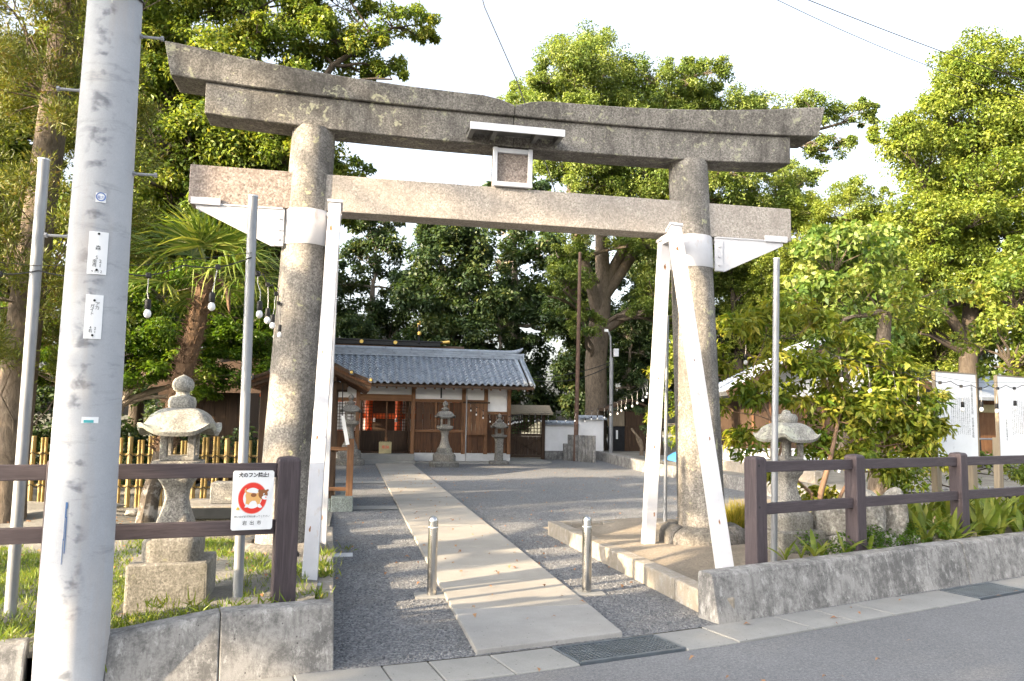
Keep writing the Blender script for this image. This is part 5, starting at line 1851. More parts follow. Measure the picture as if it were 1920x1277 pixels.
# bright trees at the right
RTL = [(1.0, .2, 13.0, 1.7, 1.7, 1.3), (3.2, .2, 12.4, 1.9, 1.8, 1.5), (-1.3, -.3, 9.9, 1.7, 1.6, 1.6), (.6, 0, 11.2, 2.0, 1.8, 1.6), (2.4, 0, 10.0, 2.0, 2.0, 1.8), (-1.5, -.5, 7.6, 1.9, 1.7, 1.6), (.4, -.9, 8.3, 2.0, 1.7, 1.5), (2.2, -1, 7.4, 2.0, 1.7, 1.7),
       (-.6, -.8, 5.9, 1.6, 1.5, 1.2), (1.4, -1.2, 5.2, 1.7, 1.6, 1.2), (-2.9, -.2, 6.0, 1.3, 1.3, 1.0), (3.4, -.4, 5.0, 1.8, 1.8, 1.6), (-1.9, 0, 4.6, 1.1, 1.1, .8)]
rtree = tree('camphor_tree', 'bright yellow-green camphor tree rising above the information boards', 'tree', (18.6, 21.0, .2),
     [(0, 0, -.2, .36), (0, 0, 1.5, .30), (.1, 0, 3.4, .27), (.3, 0, 5.6, .2), (.5, 0, 8.0, .14), (.6, 0, 10, .08)], RTL,
     'lf_right', 'bark_dark', .11, .066, 78, 150, 12, None, .36, True, .3, .75, .4, .06, split=6, boughs=[[(.1, 0, 3.6, .18), (-1.2, -.3, 5.6, .12), (-1.6, -.4, 8.5, .06)], [(.2, 0, 4.2, .18), (1.8, -.5, 6.4, .12), (2.6, -.2, 9.6, .08), (3.2, 0, 12, .04)]])
tree('broadleaf_tree', 'tall tree with darker blue-green leaves at the very edge beyond the boards', 'tree', (15.6, 15.6, .2),
     [(0, 0, -.2, .25), (0, 0, 1.8, .2), (.2, 0, 3.5, .15), (.2, 0, 6, .08)],
     [(-.6, 0, 3.2, 1.0, 1.0, .9), (.7, 0, 3.6, 1.4, 1.2, 1.0), (-.2, .3, 4.6, 1.2, 1.1, .8), (1.2, .3, 5.2, 1.3, 1.2, 1.0), (1.4, .2, 2.5, 1.0, 1.0, .7)],
     'lf_left', 'bark_dark', .13, .08, 70, 170, 13, None, .34)
# pale broad-leaved tree
tree('broadleaf_tree', 'pale green broad-leaved tree between the torii and the bright camphor', 'tree', (10.6, 15.6, .75),
     [(0, 0, -.2, .16), (.05, 0, 1.5, .13), (0, 0, 2.8, .11), (.1, 0, 4.2, .07)],
     [(-.3, -.2, 4.4, 1.0, .9, .8), (.6, -.1, 4.6, .9, .9, .7), (.2, -.3, 3.6, 1.1, 1.0, .7), (-.9, 0, 3.7, .7, .7, .6), (1.1, 0, 3.6, .7, .7, .6), (.0, -.3, 2.8, 1.0, .9, .6), (.8, -.2, 2.7, .7, .7, .5)],
     'lf_ginkgo', 'bark', .15, .11, 100, 60, 14, None, .34, True, .6, .8, .5, .06)
# evergreen mass at the left, behind the torii
etree = tree('evergreen_tree', 'big evergreen whose crown fills the space behind the torii pillar and palm', 'tree', (-3.2, 20.5, 0),
     [(0, 0, -.2, .34), (0, 0, 2.2, .28), (.1, 0, 4.0, .26), (.2, 0, 6.2, .2), (.4, 0, 8.5, .15), (.6, 0, 11, .09)],
     [(.6, -.4, 7.9, 2.1, 1.8, 1.5), (-1.5, -.6, 8.2, 2.1, 1.8, 1.6), (2.3, -.2, 7.6, 1.3, 1.2, 1.0), (3.2, .0, 7.0, .75, .8, .6), (.2, -.9, 6.0, 2.0, 1.6, 1.2), (-2.0, -1.0, 6.0, 2.0, 1.6, 1.3),
      (2.2, -.3, 6.1, 1.1, 1.1, .8), (-.3, -.2, 10.0, 2.0, 1.8, 1.2), (-2.5, 0, 10.6, 2.0, 1.9, 1.5), (1.8, .2, 10.4, 1.4, 1.4, .8), (3.0, .2, 11.3, 1.3, 1.3, .9), (.9, 0, 11.6, 1.5, 1.4, .9), (3.9, 0, 10.9, .7, .7, .6), (-.6, 0, 12.7, 1.9, 1.7, 1.1), (-3.4, 0, 12.6, 2.0, 1.8, 1.2), (2.4, 0, 12.7, 1.5, 1.4, .8), (4.3, .1, 12.1, 1.0, 1.0, .6), (-1.0, 0, 4.5, 1.5, 1.3, .8)],
     'lf_left', 'bark_dark', .115, .066, 82, 165, 15, None, .38, True, .3, .75, .4, .06, split=6, boughs=[[(.2, 0, 5.5, .17), (1.4, 0, 8.4, .12), (2.4, 0, 10.6, .08), (4.0, 0, 11.9, .04)], [(.2, 0, 5.0, .17), (-1.4, -.2, 8.0, .12), (-2.4, 0, 11.0, .06)], [(.3, 0, 9.0, .13), (.2, 0, 11.8, .06)]])
tree('evergreen_tree', 'evergreen tree massed behind the shaggy conifer at the edge', 'tree', (-9.3, 22.0, 0),
     [(0, 0, -.2, .34), (0, 0, 2.2, .28), (.1, 0, 4.0, .26), (.2, 0, 6.2, .2), (.4, 0, 8.5, .15), (.6, 0, 11, .09)],
     [(1.6, -.4, 6.9, 1.9, 1.6, 1.4), (-.9, -.6, 7.2, 2.1, 1.8, 1.6), (1.2, -.9, 4.7, 1.7, 1.5, 1.1), (-1.0, -1.0, 5.0, 2.0, 1.6, 1.3), (.5, -.2, 9.4, 2.2, 1.8, 1.5), (2.6, 0, 9.2, 1.5, 1.5, 1.2), (2.3, 0, 11.4, 1.8, 1.8, 1.3), (-1.4, 0, 10.2, 2, 2, 1.5)],
     'lf_left', 'bark_dark', .14, .08, 72, 130, 16, None, .38, True, .3, .75, .4, .08, split=6)
# conifer near the frame edge
cz = []
rc_ = random.Random(31)
for i in range(84):
    z = 2.3+i*.105
    a = i*2.4
    r = (1.45-.06*abs(z-4.2))*rc_.uniform(.55, 1.05)
    cz.append((math.cos(a)*r, math.sin(a)*r*.8, z+rc_.uniform(-.1, .1), .55, .5, .42))
for (x, z) in ((1.7, 8.6), (2.2, 8.4), (2.5, 9.0), (1.2, 9.0), (1.9, 9.3), (.9, 8.0)):
    cz.append((x, -.5, z-.4, .5, .5, .5))
tree('conifer_tree', 'shaggy conifer with a straight grey trunk behind the first pipe pole', 'tree', (-4.62, 12.3, .05),
     [(0, 0, -.2, .28), (.0, 0, .6, .25), (.08, 0, 3, .225), (.25, 0, 6, .195), (.38, 0, 9, .16), (.5, 0, 13, .09)], cz,
     'lf_conifer', 'bark', .09, .018, 330, 85, 17, None, .42, False, .75, .9, .75, .012, .5, True, .15, .1, 0, 1.0)
# maple by the bamboo fence
tree('maple_tree', 'spreading green maple with forked pale trunk behind the bamboo fence', 'tree', (-4.55, 15.6, .05),
     [(0, 0, -.2, .15), (.1, 0, .5, .13), (.25, 0, 1.0, .11), (.45, 0, 1.6, .09), (.75, 0, 2.4, .07), (1.4, 0, 3.2, .045)],
     [(.3, -.2, 3.0, 1.2, 1.0, .5), (1.6, -.2, 3.1, 1.1, 1.0, .5), (2.7, -.1, 2.7, .9, .9, .45), (-.8, -.1, 2.8, 1.0, .9, .5), (.9, -.4, 2.2, .9, .8, .4), (2.1, -.5, 2.3, .9, .7, .4), (1.0, 0, 3.9, 1.2, 1.0, .5), (2.4, 0, 3.7, .9, .9, .45), (-.4, 0, 3.8, 1.0, .9, .5), (-1.6, 0, 2.2, .8, .8, .4), (3.2, -.1, 2.2, .7, .7, .35), (.2, -.5, 2.5, 1.0, .8, .4), (1.3, -.5, 2.7, 1.0, .8, .4), (2.4, -.4, 3.1, .9, .7, .4), (.4, -.3, 3.5, 1.1, .8, .45), (3.0, -.2, 3.3, .8, .7, .4), (-1.4, -.2, 3.3, .9, .8, .45), (-.6, -.4, 2.2, .8, .7, .35), (1.7, -.3, 1.9, .8, .6, .3)],
     'lf_maple', 'bark_pale', .075, .045, 140, 190, 18, None, .38, True, .15, .42, .5, .045, .5, True, .9, .2)
# dark understorey
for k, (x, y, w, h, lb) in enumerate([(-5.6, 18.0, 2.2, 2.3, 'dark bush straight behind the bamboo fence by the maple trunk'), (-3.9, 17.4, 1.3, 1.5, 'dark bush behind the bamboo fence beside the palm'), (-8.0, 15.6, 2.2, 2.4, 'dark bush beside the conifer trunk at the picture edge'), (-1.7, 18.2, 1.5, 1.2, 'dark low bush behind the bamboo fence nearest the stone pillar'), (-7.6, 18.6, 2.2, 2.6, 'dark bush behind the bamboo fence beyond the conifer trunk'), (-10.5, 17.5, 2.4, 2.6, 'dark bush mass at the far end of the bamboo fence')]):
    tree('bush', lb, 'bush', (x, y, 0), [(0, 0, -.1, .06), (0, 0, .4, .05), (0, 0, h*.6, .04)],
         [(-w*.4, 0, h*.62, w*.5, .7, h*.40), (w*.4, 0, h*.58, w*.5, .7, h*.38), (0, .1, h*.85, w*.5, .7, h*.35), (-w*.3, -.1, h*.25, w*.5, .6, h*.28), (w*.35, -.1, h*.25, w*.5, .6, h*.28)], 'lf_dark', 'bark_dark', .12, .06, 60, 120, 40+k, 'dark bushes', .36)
# dark forest behind the hall
FT = [(0, 0, -.3, .30), (0, 0, 2.5, .25), (.1, 0, 5, .2), (.2, 0, 8, .12)]
FL = [[(0, 0, 10.6, 1.9, 1.8, 1.2), (0, 0, 9.0, 2.2, 1.8, 1.5), (-1.4, .2, 7.3, 1.8, 1.7, 1.4), (1.5, -.2, 7.0, 1.8, 1.7, 1.5), (0, -.6, 5.2, 2.0, 1.6, 1.4), (-1.7, 0, 4.3, 1.5, 1.4, 1.1), (1.8, 0, 3.9, 1.6, 1.4, 1.2), (0, -.4, 2.6, 1.9, 1.5, 1.1)],
      [(.2, 0, 11.2, 1.5, 1.5, .9), (.3, 0, 9.8, 1.8, 1.5, 1.3), (-1.2, 0, 8.4, 1.5, 1.4, 1.0), (1.7, 0, 8.2, 1.4, 1.4, 1.1), (-.3, -.4, 6.4, 1.8, 1.6, 1.2), (1.6, -.3, 5.7, 1.5, 1.4, 1.1), (-1.8, 0, 5.2, 1.2, 1.2, 1.0), (.2, -.3, 3.6, 1.9, 1.5, 1.2), (-1.2, 0, 2.0, 1.6, 1.4, 1.0), (1.6, 0, 2.2, 1.5, 1.3, 1.0)]]
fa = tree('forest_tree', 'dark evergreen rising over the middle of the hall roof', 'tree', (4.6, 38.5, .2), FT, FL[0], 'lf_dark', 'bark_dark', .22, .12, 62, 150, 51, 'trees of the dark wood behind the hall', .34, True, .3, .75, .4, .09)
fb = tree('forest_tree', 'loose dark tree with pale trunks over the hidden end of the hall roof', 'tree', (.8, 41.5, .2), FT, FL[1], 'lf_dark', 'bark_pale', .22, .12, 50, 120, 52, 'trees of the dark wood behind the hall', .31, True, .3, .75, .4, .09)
def dup(src, loc, rz, sc, label):
    c = copy_tree(src)
    c.location = loc
    c.rotation_euler = (0, 0, rz)
    c.scale = (sc, sc, sc)
    c['label'] = label
    return c
dup(rtree, (16.4, 31.0, .2), 2.2, .80, 'yellow-green tree just behind the tiled house roof')
dup(rtree, (23.5, 27.5, .2), 4.0, .85, 'yellow-green tree low between the two camphors')
dup(rtree, (20.8, 27.2, .2), 1.0, .74, 'yellow-green tree filling the low sky notch beyond the pale tree')
dup(rtree, (18.4, 30.5, .2), 5.2, .80, 'yellow-green tree behind the end of the tie beam')
dup(etree, (-7.0, 25.5, .0), 2.0, 1.05, 'broad evergreen deep behind the palm crown')
dup(etree, (-2.6, 26.5, .0), 5.0, .78, 'evergreen crown filling the gap behind the red torii')
dup(fb, (8.6, 41.0, .2), 2.0, 1.22, 'dark tree above the swept ridge end of the hall')
dup(fa, (11.2, 38.0, .2), 1.1, .85, 'dark tree just behind the rusty brown pole')
dup(fa, (-3.6, 38.0, .2), 4.0, 1.0, 'dark tree hidden behind the stone pillar and red torii')
dup(fb, (7.2, 37.5, .2), 3.4, .62, 'smaller dark tree low behind the end of the hall roof')
dup(fa, (15.8, 40.0, .2), 5.0, 1.0, 'dark tree behind the upright strut and camphor')
dup(fb, (20.5, 39.0, .2), .5, 1.05, 'dark tree behind the white-gabled house roof')
dup(fa, (25.5, 36.0, .2), 2.6, 1.0, 'dark tree in the gap over the far house')
dup(fb, (29.5, 33.0, .2), 4.4, .9, 'dark tree seen behind the information boards')
dup(fa, (-8.8, 36, .2), 2.2, 1.1, 'dark tree deep behind the evergreen mass')
dup(fa, (-13.5, 30, .2), 3.0, 1.1, 'dark tree deep behind the conifer')
dup(fb, (-11.5, 24, .2), 1.0, 1.0, 'dark tree beyond the plank shed')
dup(fb, (-14.5, 19.5, .2), 5.1, 1.0, 'dark tree past the end of the bamboo fence')
for k, (x, y, sc, lb) in enumerate([(12.5, 34.5, .55, 'dark bush tree behind the notice cabinet'), (15.5, 33.0, .55, 'dark bush tree behind the upright steel strut'), (20.0, 31.0, .6, 'dark bush tree beside the far house'), (24.5, 28.5, .6, 'dark bush tree behind the whole information board'), (27.5, 24.5, .62, 'dark bush tree behind the cut-off information board'), (.2, 36.5, .5, 'dark bush tree behind the sanctuary ridge')]):
    dup(fa if k % 2 else fb, (x, y, .2), k*1.3, sc, lb)

# flowering shrub by the second lantern: several leaning stems
sh = tree('leafy_shrub', 'tall yellow-green shrub with orange-brown stems behind the brown fence', 'shrub', (5.75, 9.0, .2),
     [(0, 0, -.1, .045), (0, 0, .25, .042), (.05, 0, .5, .036), (.2, 0, .95, .03), (.35, .05, 1.4, .022)],
     [(.9, .1, 1.75, .55, .5, .40), (1.35, .1, 1.45, .5, .45, .34), (.55, 0, 1.45, .42, .4, .30), (1.7, .2, 1.15, .42, .42, .30), (.2, .1, 2.1, .45, .4, .25), (.95, .1, 2.25, .45, .4, .26), (.5, .1, 1.0, .4, .35, .28), (-.35, .1, 2.2, .45, .4, .26),
      (-.75, .15, 1.75, .42, .4, .26), (.45, .25, 1.8, .5, .4, .32), (1.15, .25, 1.95, .5, .4, .3), (1.55, .3, 2.0, .45, .4, .28), (.95, .3, 1.25, .5, .4, .34), (.1, .3, 1.25, .45, .35, .3), (1.95, .3, 1.4, .4, .35, .25), (-.2, .35, 1.75, .4, .35, .25), (.55, .3, 2.45, .4, .35, .22), (-1.25, .3, 1.6, .35, .3, .22), (-1.3, .3, 2.3, .4, .35, .22),  (-.9, .1, 1.2, .36, .32, .25), (1.2, .1, .85, .42, .36, .28), (.15, .2, .45, .4, .3, .25), (-.55, .05, .75, .3, .28, .22), (1.75, .2, 1.65, .4, .36, .25), (-1.05, .2, 2.1, .32, .3, .2), (-.95, .2, 2.65, .42, .35, .22), (-.45, .2, 2.8, .42, .35, .22), (.1, .25, 2.75, .4, .35, .22), (-1.5, .3, 2.0, .3, .3, .2)],
     'lf_shrub', 'bark_red', .12, .045, 330, 46, 19, None, .44, True, .55, .75, .6, .010, .6, True, .7, .2, boughs=[[(0, 0, .1, .024), (.45, .05, .6, .02), (1.0, .1, 1.1, .02), (1.5, .15, 1.5, .012)], [(0, 0, .1, .024), (-.3, .05, .7, .02), (-.6, .1, 1.4, .018), (-.8, .1, 1.9, .01)]])
tree('leafy_shrub', 'smaller green shrub under the boards beside the broad-leaved plants', 'shrub', (10.0, 11.4, .15),
     [(0, 0, -.1, .03), (0, 0, .3, .028), (.05, 0, .6, .02)], [(0, 0, .75, .7, .5, .4), (.8, 0, .7, .6, .5, .4), (-.7, 0, .6, .5, .5, .35), (1.5, 0, .8, .6, .5, .4)], 'lf_left', 'bark_dark', .09, .05, 90, 60, 20, None, .36)
tree('leafy_shrub', 'yellow-green bush on the terrace edge just behind the stone pillar', 'shrub', (9.45, 21.6, .25),
     [(0, 0, -.1, .06), (0, 0, .5, .05), (.05, 0, 1.2, .04), (.05, 0, 2.0, .03)], [(0, 0, 1.9, .7, .6, .5), (.4, 0, 2.7, .7, .6, .5), (-.3, 0, 2.9, .6, .6, .45), (.1, 0, 3.5, .6, .5, .4), (.7, 0, 1.5, .6, .5, .4), (-.5, 0, 1.3, .5, .5, .4), (.2, -.1, .8, .7, .5, .4)], 'lf_shrub', 'bark', .13, .055, 120, 60, 25, None, .4, True, .4)
# tree trunk behind the shrub
tree('street_tree', 'stout flaking trunk standing behind the shrub and broad-leaved plants', 'tree', (9.0, 12.2, .1),
     [(0, 0, -.1, .24), (0, 0, .5, .19), (.05, 0, 1.5, .17), (.1, 0, 2.6, .14), (.2, 0, 3.4, .1)], [(.2, 0, 3.6, .8, .8, .6), (.9, .2, 3.9, .8, .8, .6), (-.5, .2, 3.5, .6, .6, .5)], 'lf_left', 'bark', .11, .06, 60, 90, 24, None, .32)
# unseen trees added on the sun's side, crowns shaped to cast shade and dapples
ST = [(0, 0, -.3, .32), (0, 0, 2.5, .27), (.1, 0, 4.5, .22), (.2, 0, 7.5, .14), (.2, 0, 9.5, .08)]
tree('evergreen_tree', 'dense unseen evergreen added to shade the road, outside the view beyond the utility pole', 'tree', (-10.5, -2.4, 0), ST,
     [(0, 0, 9.5, 2.6, 2.6, 1.8), (-1, 1.5, 7.2, 2.4, 2.2, 1.8), (1, -1.5, 7.2, 2.4, 2.4, 1.8), (0, 2.2, 5.2, 2.2, 1.7, 1.3), (0, -2, 4.8, 2.4, 2.2, 1.6), (0, 0, 3.6, 2.2, 2.2, 1.4), (0, 3.4, 4.3, .9, .85, .6), (0, 3.7, 5.9, .9, .9, 1.0), (0, 3.7, 7.6, .9, .9, .9)],
     'lf_left', 'bark_dark', .2, .12, 36, 90, 71, 'unseen shade trees beyond the view', .36)
tree('evergreen_tree', 'high-crowned unseen evergreen outside the view, shaped to dapple the entrance', 'tree', (-10.5, 5.0, 0), ST,
     [(0, 0, 10.4, 2.6, 2.8, 1.5), (0, 2.4, 8.6, 2.0, 1.8, .9), (0, -2.0, 10.0, 2.0, 1.6, .7), (.3, -.4, 6.1, 1.2, 1.6, .5), (0, 2.6, 5.4, 1.6, 1.2, .7), (0, -1.3, 4.5, .6, .28, .25), (.2, -3.3, 6.3, 1.0, .9, .9), (0, 2.4, 4.1, 1.4, 1.2, 1.1), (0, 4.6, 4.4, 1.6, 1.4, 1.4)],
     'lf_left', 'bark_dark', .16, .10, 44, 80, 72, 'unseen shade trees beyond the view', .36)
tree('evergreen_tree', 'tall unseen evergreen added outside the view behind the other shade trees', 'tree', (-17.0, 1.0, 0), ST,
     [(0, 0, 13.0, 3.0, 3.2, 1.8), (0, 2.8, 12.4, 2.6, 2.4, 1.5), (0, -2.8, 13.2, 2.6, 2.4, 1.3)],
     'lf_left', 'bark_dark', .22, .13, 34, 80, 73, 'unseen shade trees beyond the view', .36)

# ---------------------------------------------------------------- garden details
def rock(label, loc, r, seed, grp='garden rocks'):
    rr_ = random.Random(seed)
    bm = bmesh.new()
    bmesh.ops.create_icosphere(bm, subdivisions=3, radius=1)
    for i in range(7):
        n = Vector((rr_.gauss(0, 1), rr_.gauss(0, 1), rr_.gauss(0, .8))).normalized()
        dd = rr_.uniform(.62, .85)
        for v in bm.verts:
            e = v.co.dot(n)-dd
            if e > 0:
                v.co -= n*e*.93
    for v in bm.verts:
        v.co = Vector((v.co.x*r[0], v.co.y*r[1], v.co.z*r[2]))*(1+rr_.uniform(-.015, .015))
    me = bpy.data.meshes.new('garden_rock')
    bm.to_mesh(me)
    bm.free()
    me.materials.append(M['rock'])
    o = link('garden_rock', me, None, loc, rr_.uniform(0, 6))
    return tag(o, label, 'rock', grp)
rock('pale rounded rock under the lower rail next to the lantern step', (5.05, 7.62, .56), (.25, .20, .20), 1)
rock('tall rock standing just past the middle fence post', (5.45, 7.60, .52), (.20, .18, .36), 2)
rock('tall pale upright rock between fence posts beside the broad-leaved plants', (5.85, 7.72, .54), (.19, .17, .38), 3)
rock('squat dark rock at the foot of the tall rocks', (5.60, 7.52, .30), (.16, .12, .14), 4)
rock('small rounded rock below the tall pale rock', (5.95, 7.62, .32), (.15, .11, .12), 5)
rock('flat reddish rock beside the broad-leaved plants', (6.25, 7.70, .36), (.16, .11, .07), 6)
rock('small pale rock lying on the wall edge near the last post', (6.30, 7.56, .29), (.12, .09, .07), 7)
rock('long low rock behind the lantern plinth', (5.0, 7.40, .30), (.30, .18, .20), 8)
rock('flat pale stone on the dirt in front of the bamboo fence', (-3.55, 13.4, .12), (.22, .12, .05), 9)
rock('stone lying on the dirt near the black and yellow guard', (-3.0, 12.4, .12), (.14, .10, .06), 10)

# broad-leaved ginger-like plants: each leaf a part
def blade_leaf(L, W, bend, seed):
    rn = random.Random(seed)
    n = 7
    V, F, T = [], [], []
    for i in range(n+1):
        t = i/n
        w = W*(math.sin(math.pi*min(1, t*1.02))**.75)*(1 if t < .98 else 0)+.004
        x = bend*L*t*t
        z = L*(t-.25*bend*t*t)
        V += [(x, -w/2, z+.0), (x-.25*w, 0, z-.02*w), (x, w/2, z)]
    for i in range(n):
        for j in range(2):
            F.append((i*3+j, i*3+j+1, i*3+4+j, i*3+3+j))
            T.append(.2+.6*rn.random())
    me = bpy.data.meshes.new('leaf')
    me.from_pydata(V, [], F)
    at = me.attributes.new('tint', 'FLOAT', 'FACE')
    tt = rn.random()
    at.data.foreach_set('value', [min(1, max(0, tt+rn.uniform(-.12, .12))) for _ in T])
    me.materials.append(M['lf_ginger'])
    me.polygons.foreach_set('use_smooth', [True]*len(F))
    return me
BLV = [blade_leaf(.46*s, .075*s, b, i) for i, (s, b) in enumerate([(1, .15), (1.1, .35), (.9, .55), (1, .25), (.85, .8), (1.05, .45)])]
rg_ = random.Random(77)
spots = []
for i in range(64):
    x = rg_.uniform(6.25, 9.6)
    d = rg_.uniform(.42, 1.6)
    p = off(x, d)
    spots.append((p.x, p.y, .26, rg_.uniform(.85, 1.2), 7))
for i, (x, y, z, s, nl) in enumerate(spots):
    t = thing('ginger_plant', 'broad-leaved upright plant in the green row behind the fence under the boards', 'plant', (x, y, z), rg_.uniform(0, 6.28), 'broad-leaved plants')
    t.scale = (s, s, s)
    for k in range(nl):
        o = link('leaf', BLV[rg_.randrange(6)], t, (rg_.uniform(-.03, .03), rg_.uniform(-.03, .03), 0))
        o.rotation_euler = (rg_.uniform(-.2, .2), rg_.uniform(.0, .4), k*2.4+rg_.uniform(-.3, .3))
        q = rg_.uniform(.75, 1.15)
        o.scale = (q, q, q)
for i, (x, d, s) in enumerate([(3.98, .33, .5), (4.36, .34, .6), (4.48, .36, .45), (4.74, .32, .55), (5.06, .30, .45), (6.42, .34, .7), (6.62, .36, .65), (7.3, .36, .7), (4.2, .35, .35)]):
    p = off(x, d)
    t = thing('seedling_plant', ['spiky young plant on the wall top just past the corner post', 'young plant on the wall top in front of the lantern plinth', 'shorter sprout close behind the plant before the lantern plinth', 'young plant on the wall top just before the middle post', 'spiky sprout at the foot of the middle post', 'young plant on the wall top just before the third post', 'young plant touching the foot of the third post', 'young plant on the wall top past the third post', 'tiny sprout between the corner post and lantern plinth'][i], 'plant', (p.x, p.y, .34), rg_.uniform(0, 6), 'young plants along the wall top')
    t.scale = (s, s, s)
    for k in range(5):
        o = link('leaf', BLV[rg_.randrange(6)], t, (0, 0, 0))
        o.rotation_euler = (rg_.uniform(-.2, .2), rg_.uniform(.1, .7), k*1.3+rg_.uniform(-.3, .3))

# ivy-like ground cover among the rocks
rng = np.random.default_rng(5)
C = np.array([[rng.uniform(4.75, 6.3), 0, 0] for _ in range(30)])
for c in C:
    q = off(c[0], rng.uniform(.36, .85))
    c[1] = q.y
    c[0] = q.x
    c[2] = .27+rng.uniform(0, .22)
Pp, Nn, Aa, LL, WW, ti = clump_leaves(rng, C, np.full(len(C), .13), 60, .035, .028, .1, .8, .5, .4, .6)
o = link('ivy', leaves_mesh('ivy', Pp, Nn, Aa, LL, WW, ti*.6, 'lf_maple'))
tag(o, 'small-leaved green creeper spreading among the garden rocks', 'creeper', kind='stuff')

# grass
def blades(name, label, pts, hgt, wid, mat, seed, lean=.5):
    rn = np.random.default_rng(seed)
    pts = np.array(pts)
    n = len(pts)
    A = unit(np.stack([rn.normal(size=n)*lean, rn.normal(size=n)*lean, np.ones(n)], 1))
    N = unit(np.cross(A, rn.normal(size=(n, 3))))
    me = leaves_mesh(name, pts, N, A, hgt*rn.uniform(.45, 1.3, n), np.full(n, wid)*rn.uniform(.7, 1.3, n), rn.random(n)*.6+rn.random(n)*.4, mat, .1)
    o = link(name, me)
    return tag(o, label, 'grass', kind='stuff')
rn = np.random.default_rng(3)
gp = []
def patch(x, y):
    v = math.sin(x*1.9+.7)*math.sin(y*1.7+1.1)+.5*math.sin(x*4.3+y*3.1)
    return v
while len(gp) < 38000:
    x = rn.uniform(-5.5, -.28)
    y = rn.uniform(far_y(x)+.28, 9.8)
    dens = .55+.5*patch(x, y)
    if x > -.7:
        dens -= .25
    if y < far_y(x)+.75:
        dens -= .45
    if y > 8.3:
        dens -= .25*(y-8.3)
    if abs(x+1.19) < .40 and abs(y-6.52) < .38:
        continue
    if rn.random() < dens:
        gp.append((x, y, bed_left_z(x, y)-.005))
blades('grass', 'short green grass in the bed round the tall stone lantern', gp, .065, .008, 'lf_grass', 8, .65)
gp = []
for cx, cy, cz_, n, s in [(4.75, 9.2, .2, 700, .14), (4.95, 9.35, .2, 500, .12)]:
    for i in range(n):
        gp.append((cx+rn.normal()*s*.5, cy+rn.normal()*s*.5, cz_))
blades('grass_tuft', 'rounded yellow-green grass tuft behind the corner fence post', gp, .36, .012, 'lf_tuft', 9, .45)
wp_ = []
for cx, cy, cz_, n in [(-.20, 6.35, .19, 60), (-.16, 7.2, .19, 90), (-.2, 7.6, .19, 80), (-1.335, 5.16, .1, 25), (-1.335, 5.13, .0, 25), (-1.80, 4.98, .0, 25), (-1.9, 5.15, .27, 60), (-2.2, 5.1, .27, 40), (-1.25, 6.05, .22, 30), (-.95, 5.75, .28, 25), (-.7, 5.62, .30, 30), (-.45, 5.5, .33, 20), (-.18, 8.2, .18, 60), (.05, 9.6, 0, 12)]:
    for i in range(n):
        wp_.append((cx+rn.normal()*.05, cy+rn.normal()*.06, cz_))
blades('weeds', 'small weeds sprouting along kerbs and wall edges', wp_, .11, .012, 'lf_grass', 10, .8)

# fallen leaves
lp_ = []
for i in range(800):
    u = rn.random()
    if u < .45:
        lp_.append((rn.uniform(-.1, 8), rn.uniform(7, 24), .012))
    elif u < .6:
        y_ = rn.uniform(6, 22)
        lp_.append((rn.uniform(.9, 2.0), y_, .045))
    elif u < .63:
        x_ = rn.uniform(-1, 7)
        lp_.append((x_, far_y(x_)-rn.uniform(.05, 1.8), .006))
    else:
        x_, y_ = rn.uniform(-5, -.5), rn.uniform(6, 13)
        lp_.append((x_, y_, bed_left_z(x_, y_)+.02))
lp_ = np.array(lp_)
n = len(lp_)
Nn = unit(np.stack([rn.normal(size=n)*.25, rn.normal(size=n)*.25, np.ones(n)], 1))
Aa = unit(np.cross(Nn, rn.normal(size=(n, 3))))
o = link('fallen_leaves', leaves_mesh('fallen_leaves', lp_, Nn, Aa, rn.uniform(.03, .07, n), rn.uniform(.016, .034, n), rn.random(n), 'lf_dead', .5))
tag(o, 'brown fallen leaves strewn over gravel, path and dirt', 'leaves', kind='stuff')

# loose gravel stones lying proud of the gravel sheet near the road
gs = MB()
rgs = random.Random(6)
octv = [(1, 0, 0), (0, 1, 0), (-1, 0, 0), (0, -1, 0), (0, 0, 1)]
for i in range(9000):
    if rgs.random() < .62:
        x = rgs.uniform(-.02, .87) if rgs.random() < .5 else rgs.uniform(2.06, 2.9)
        y = rgs.uniform(far_y(x)+.02, 11)
    else:
        x, y = rgs.uniform(-.1, 5), rgs.uniform(9, 14)
        if .87 < x < 2.06 or (x > 2.75 and y < 10.8) or (x < -.02 and y < 10.2):
            continue
    if x > 2.8 and y < 10.8:
        continue
    r = rgs.uniform(.006, .013)
    a = rgs.uniform(0, 6.28)
    e = [rgs.uniform(.7, 1.3) for _ in range(5)]
    k = len(gs.v)
    for (px, py, pz), q in zip(octv, e):
        gs.v.append((x+(px*math.cos(a)-py*math.sin(a))*r*q, y+(px*math.sin(a)+py*math.cos(a))*r*q, pz*r*.9*q))
    gs.f += [(k, k+1, k+4), (k+1, k+2, k+4), (k+2, k+3, k+4), (k+3, k, k+4)]
o = gs.build('loose_gravel', 'gravel')
tag(o, 'loose crushed stones lying on the gravel entrance', 'gravel', kind='stuff')

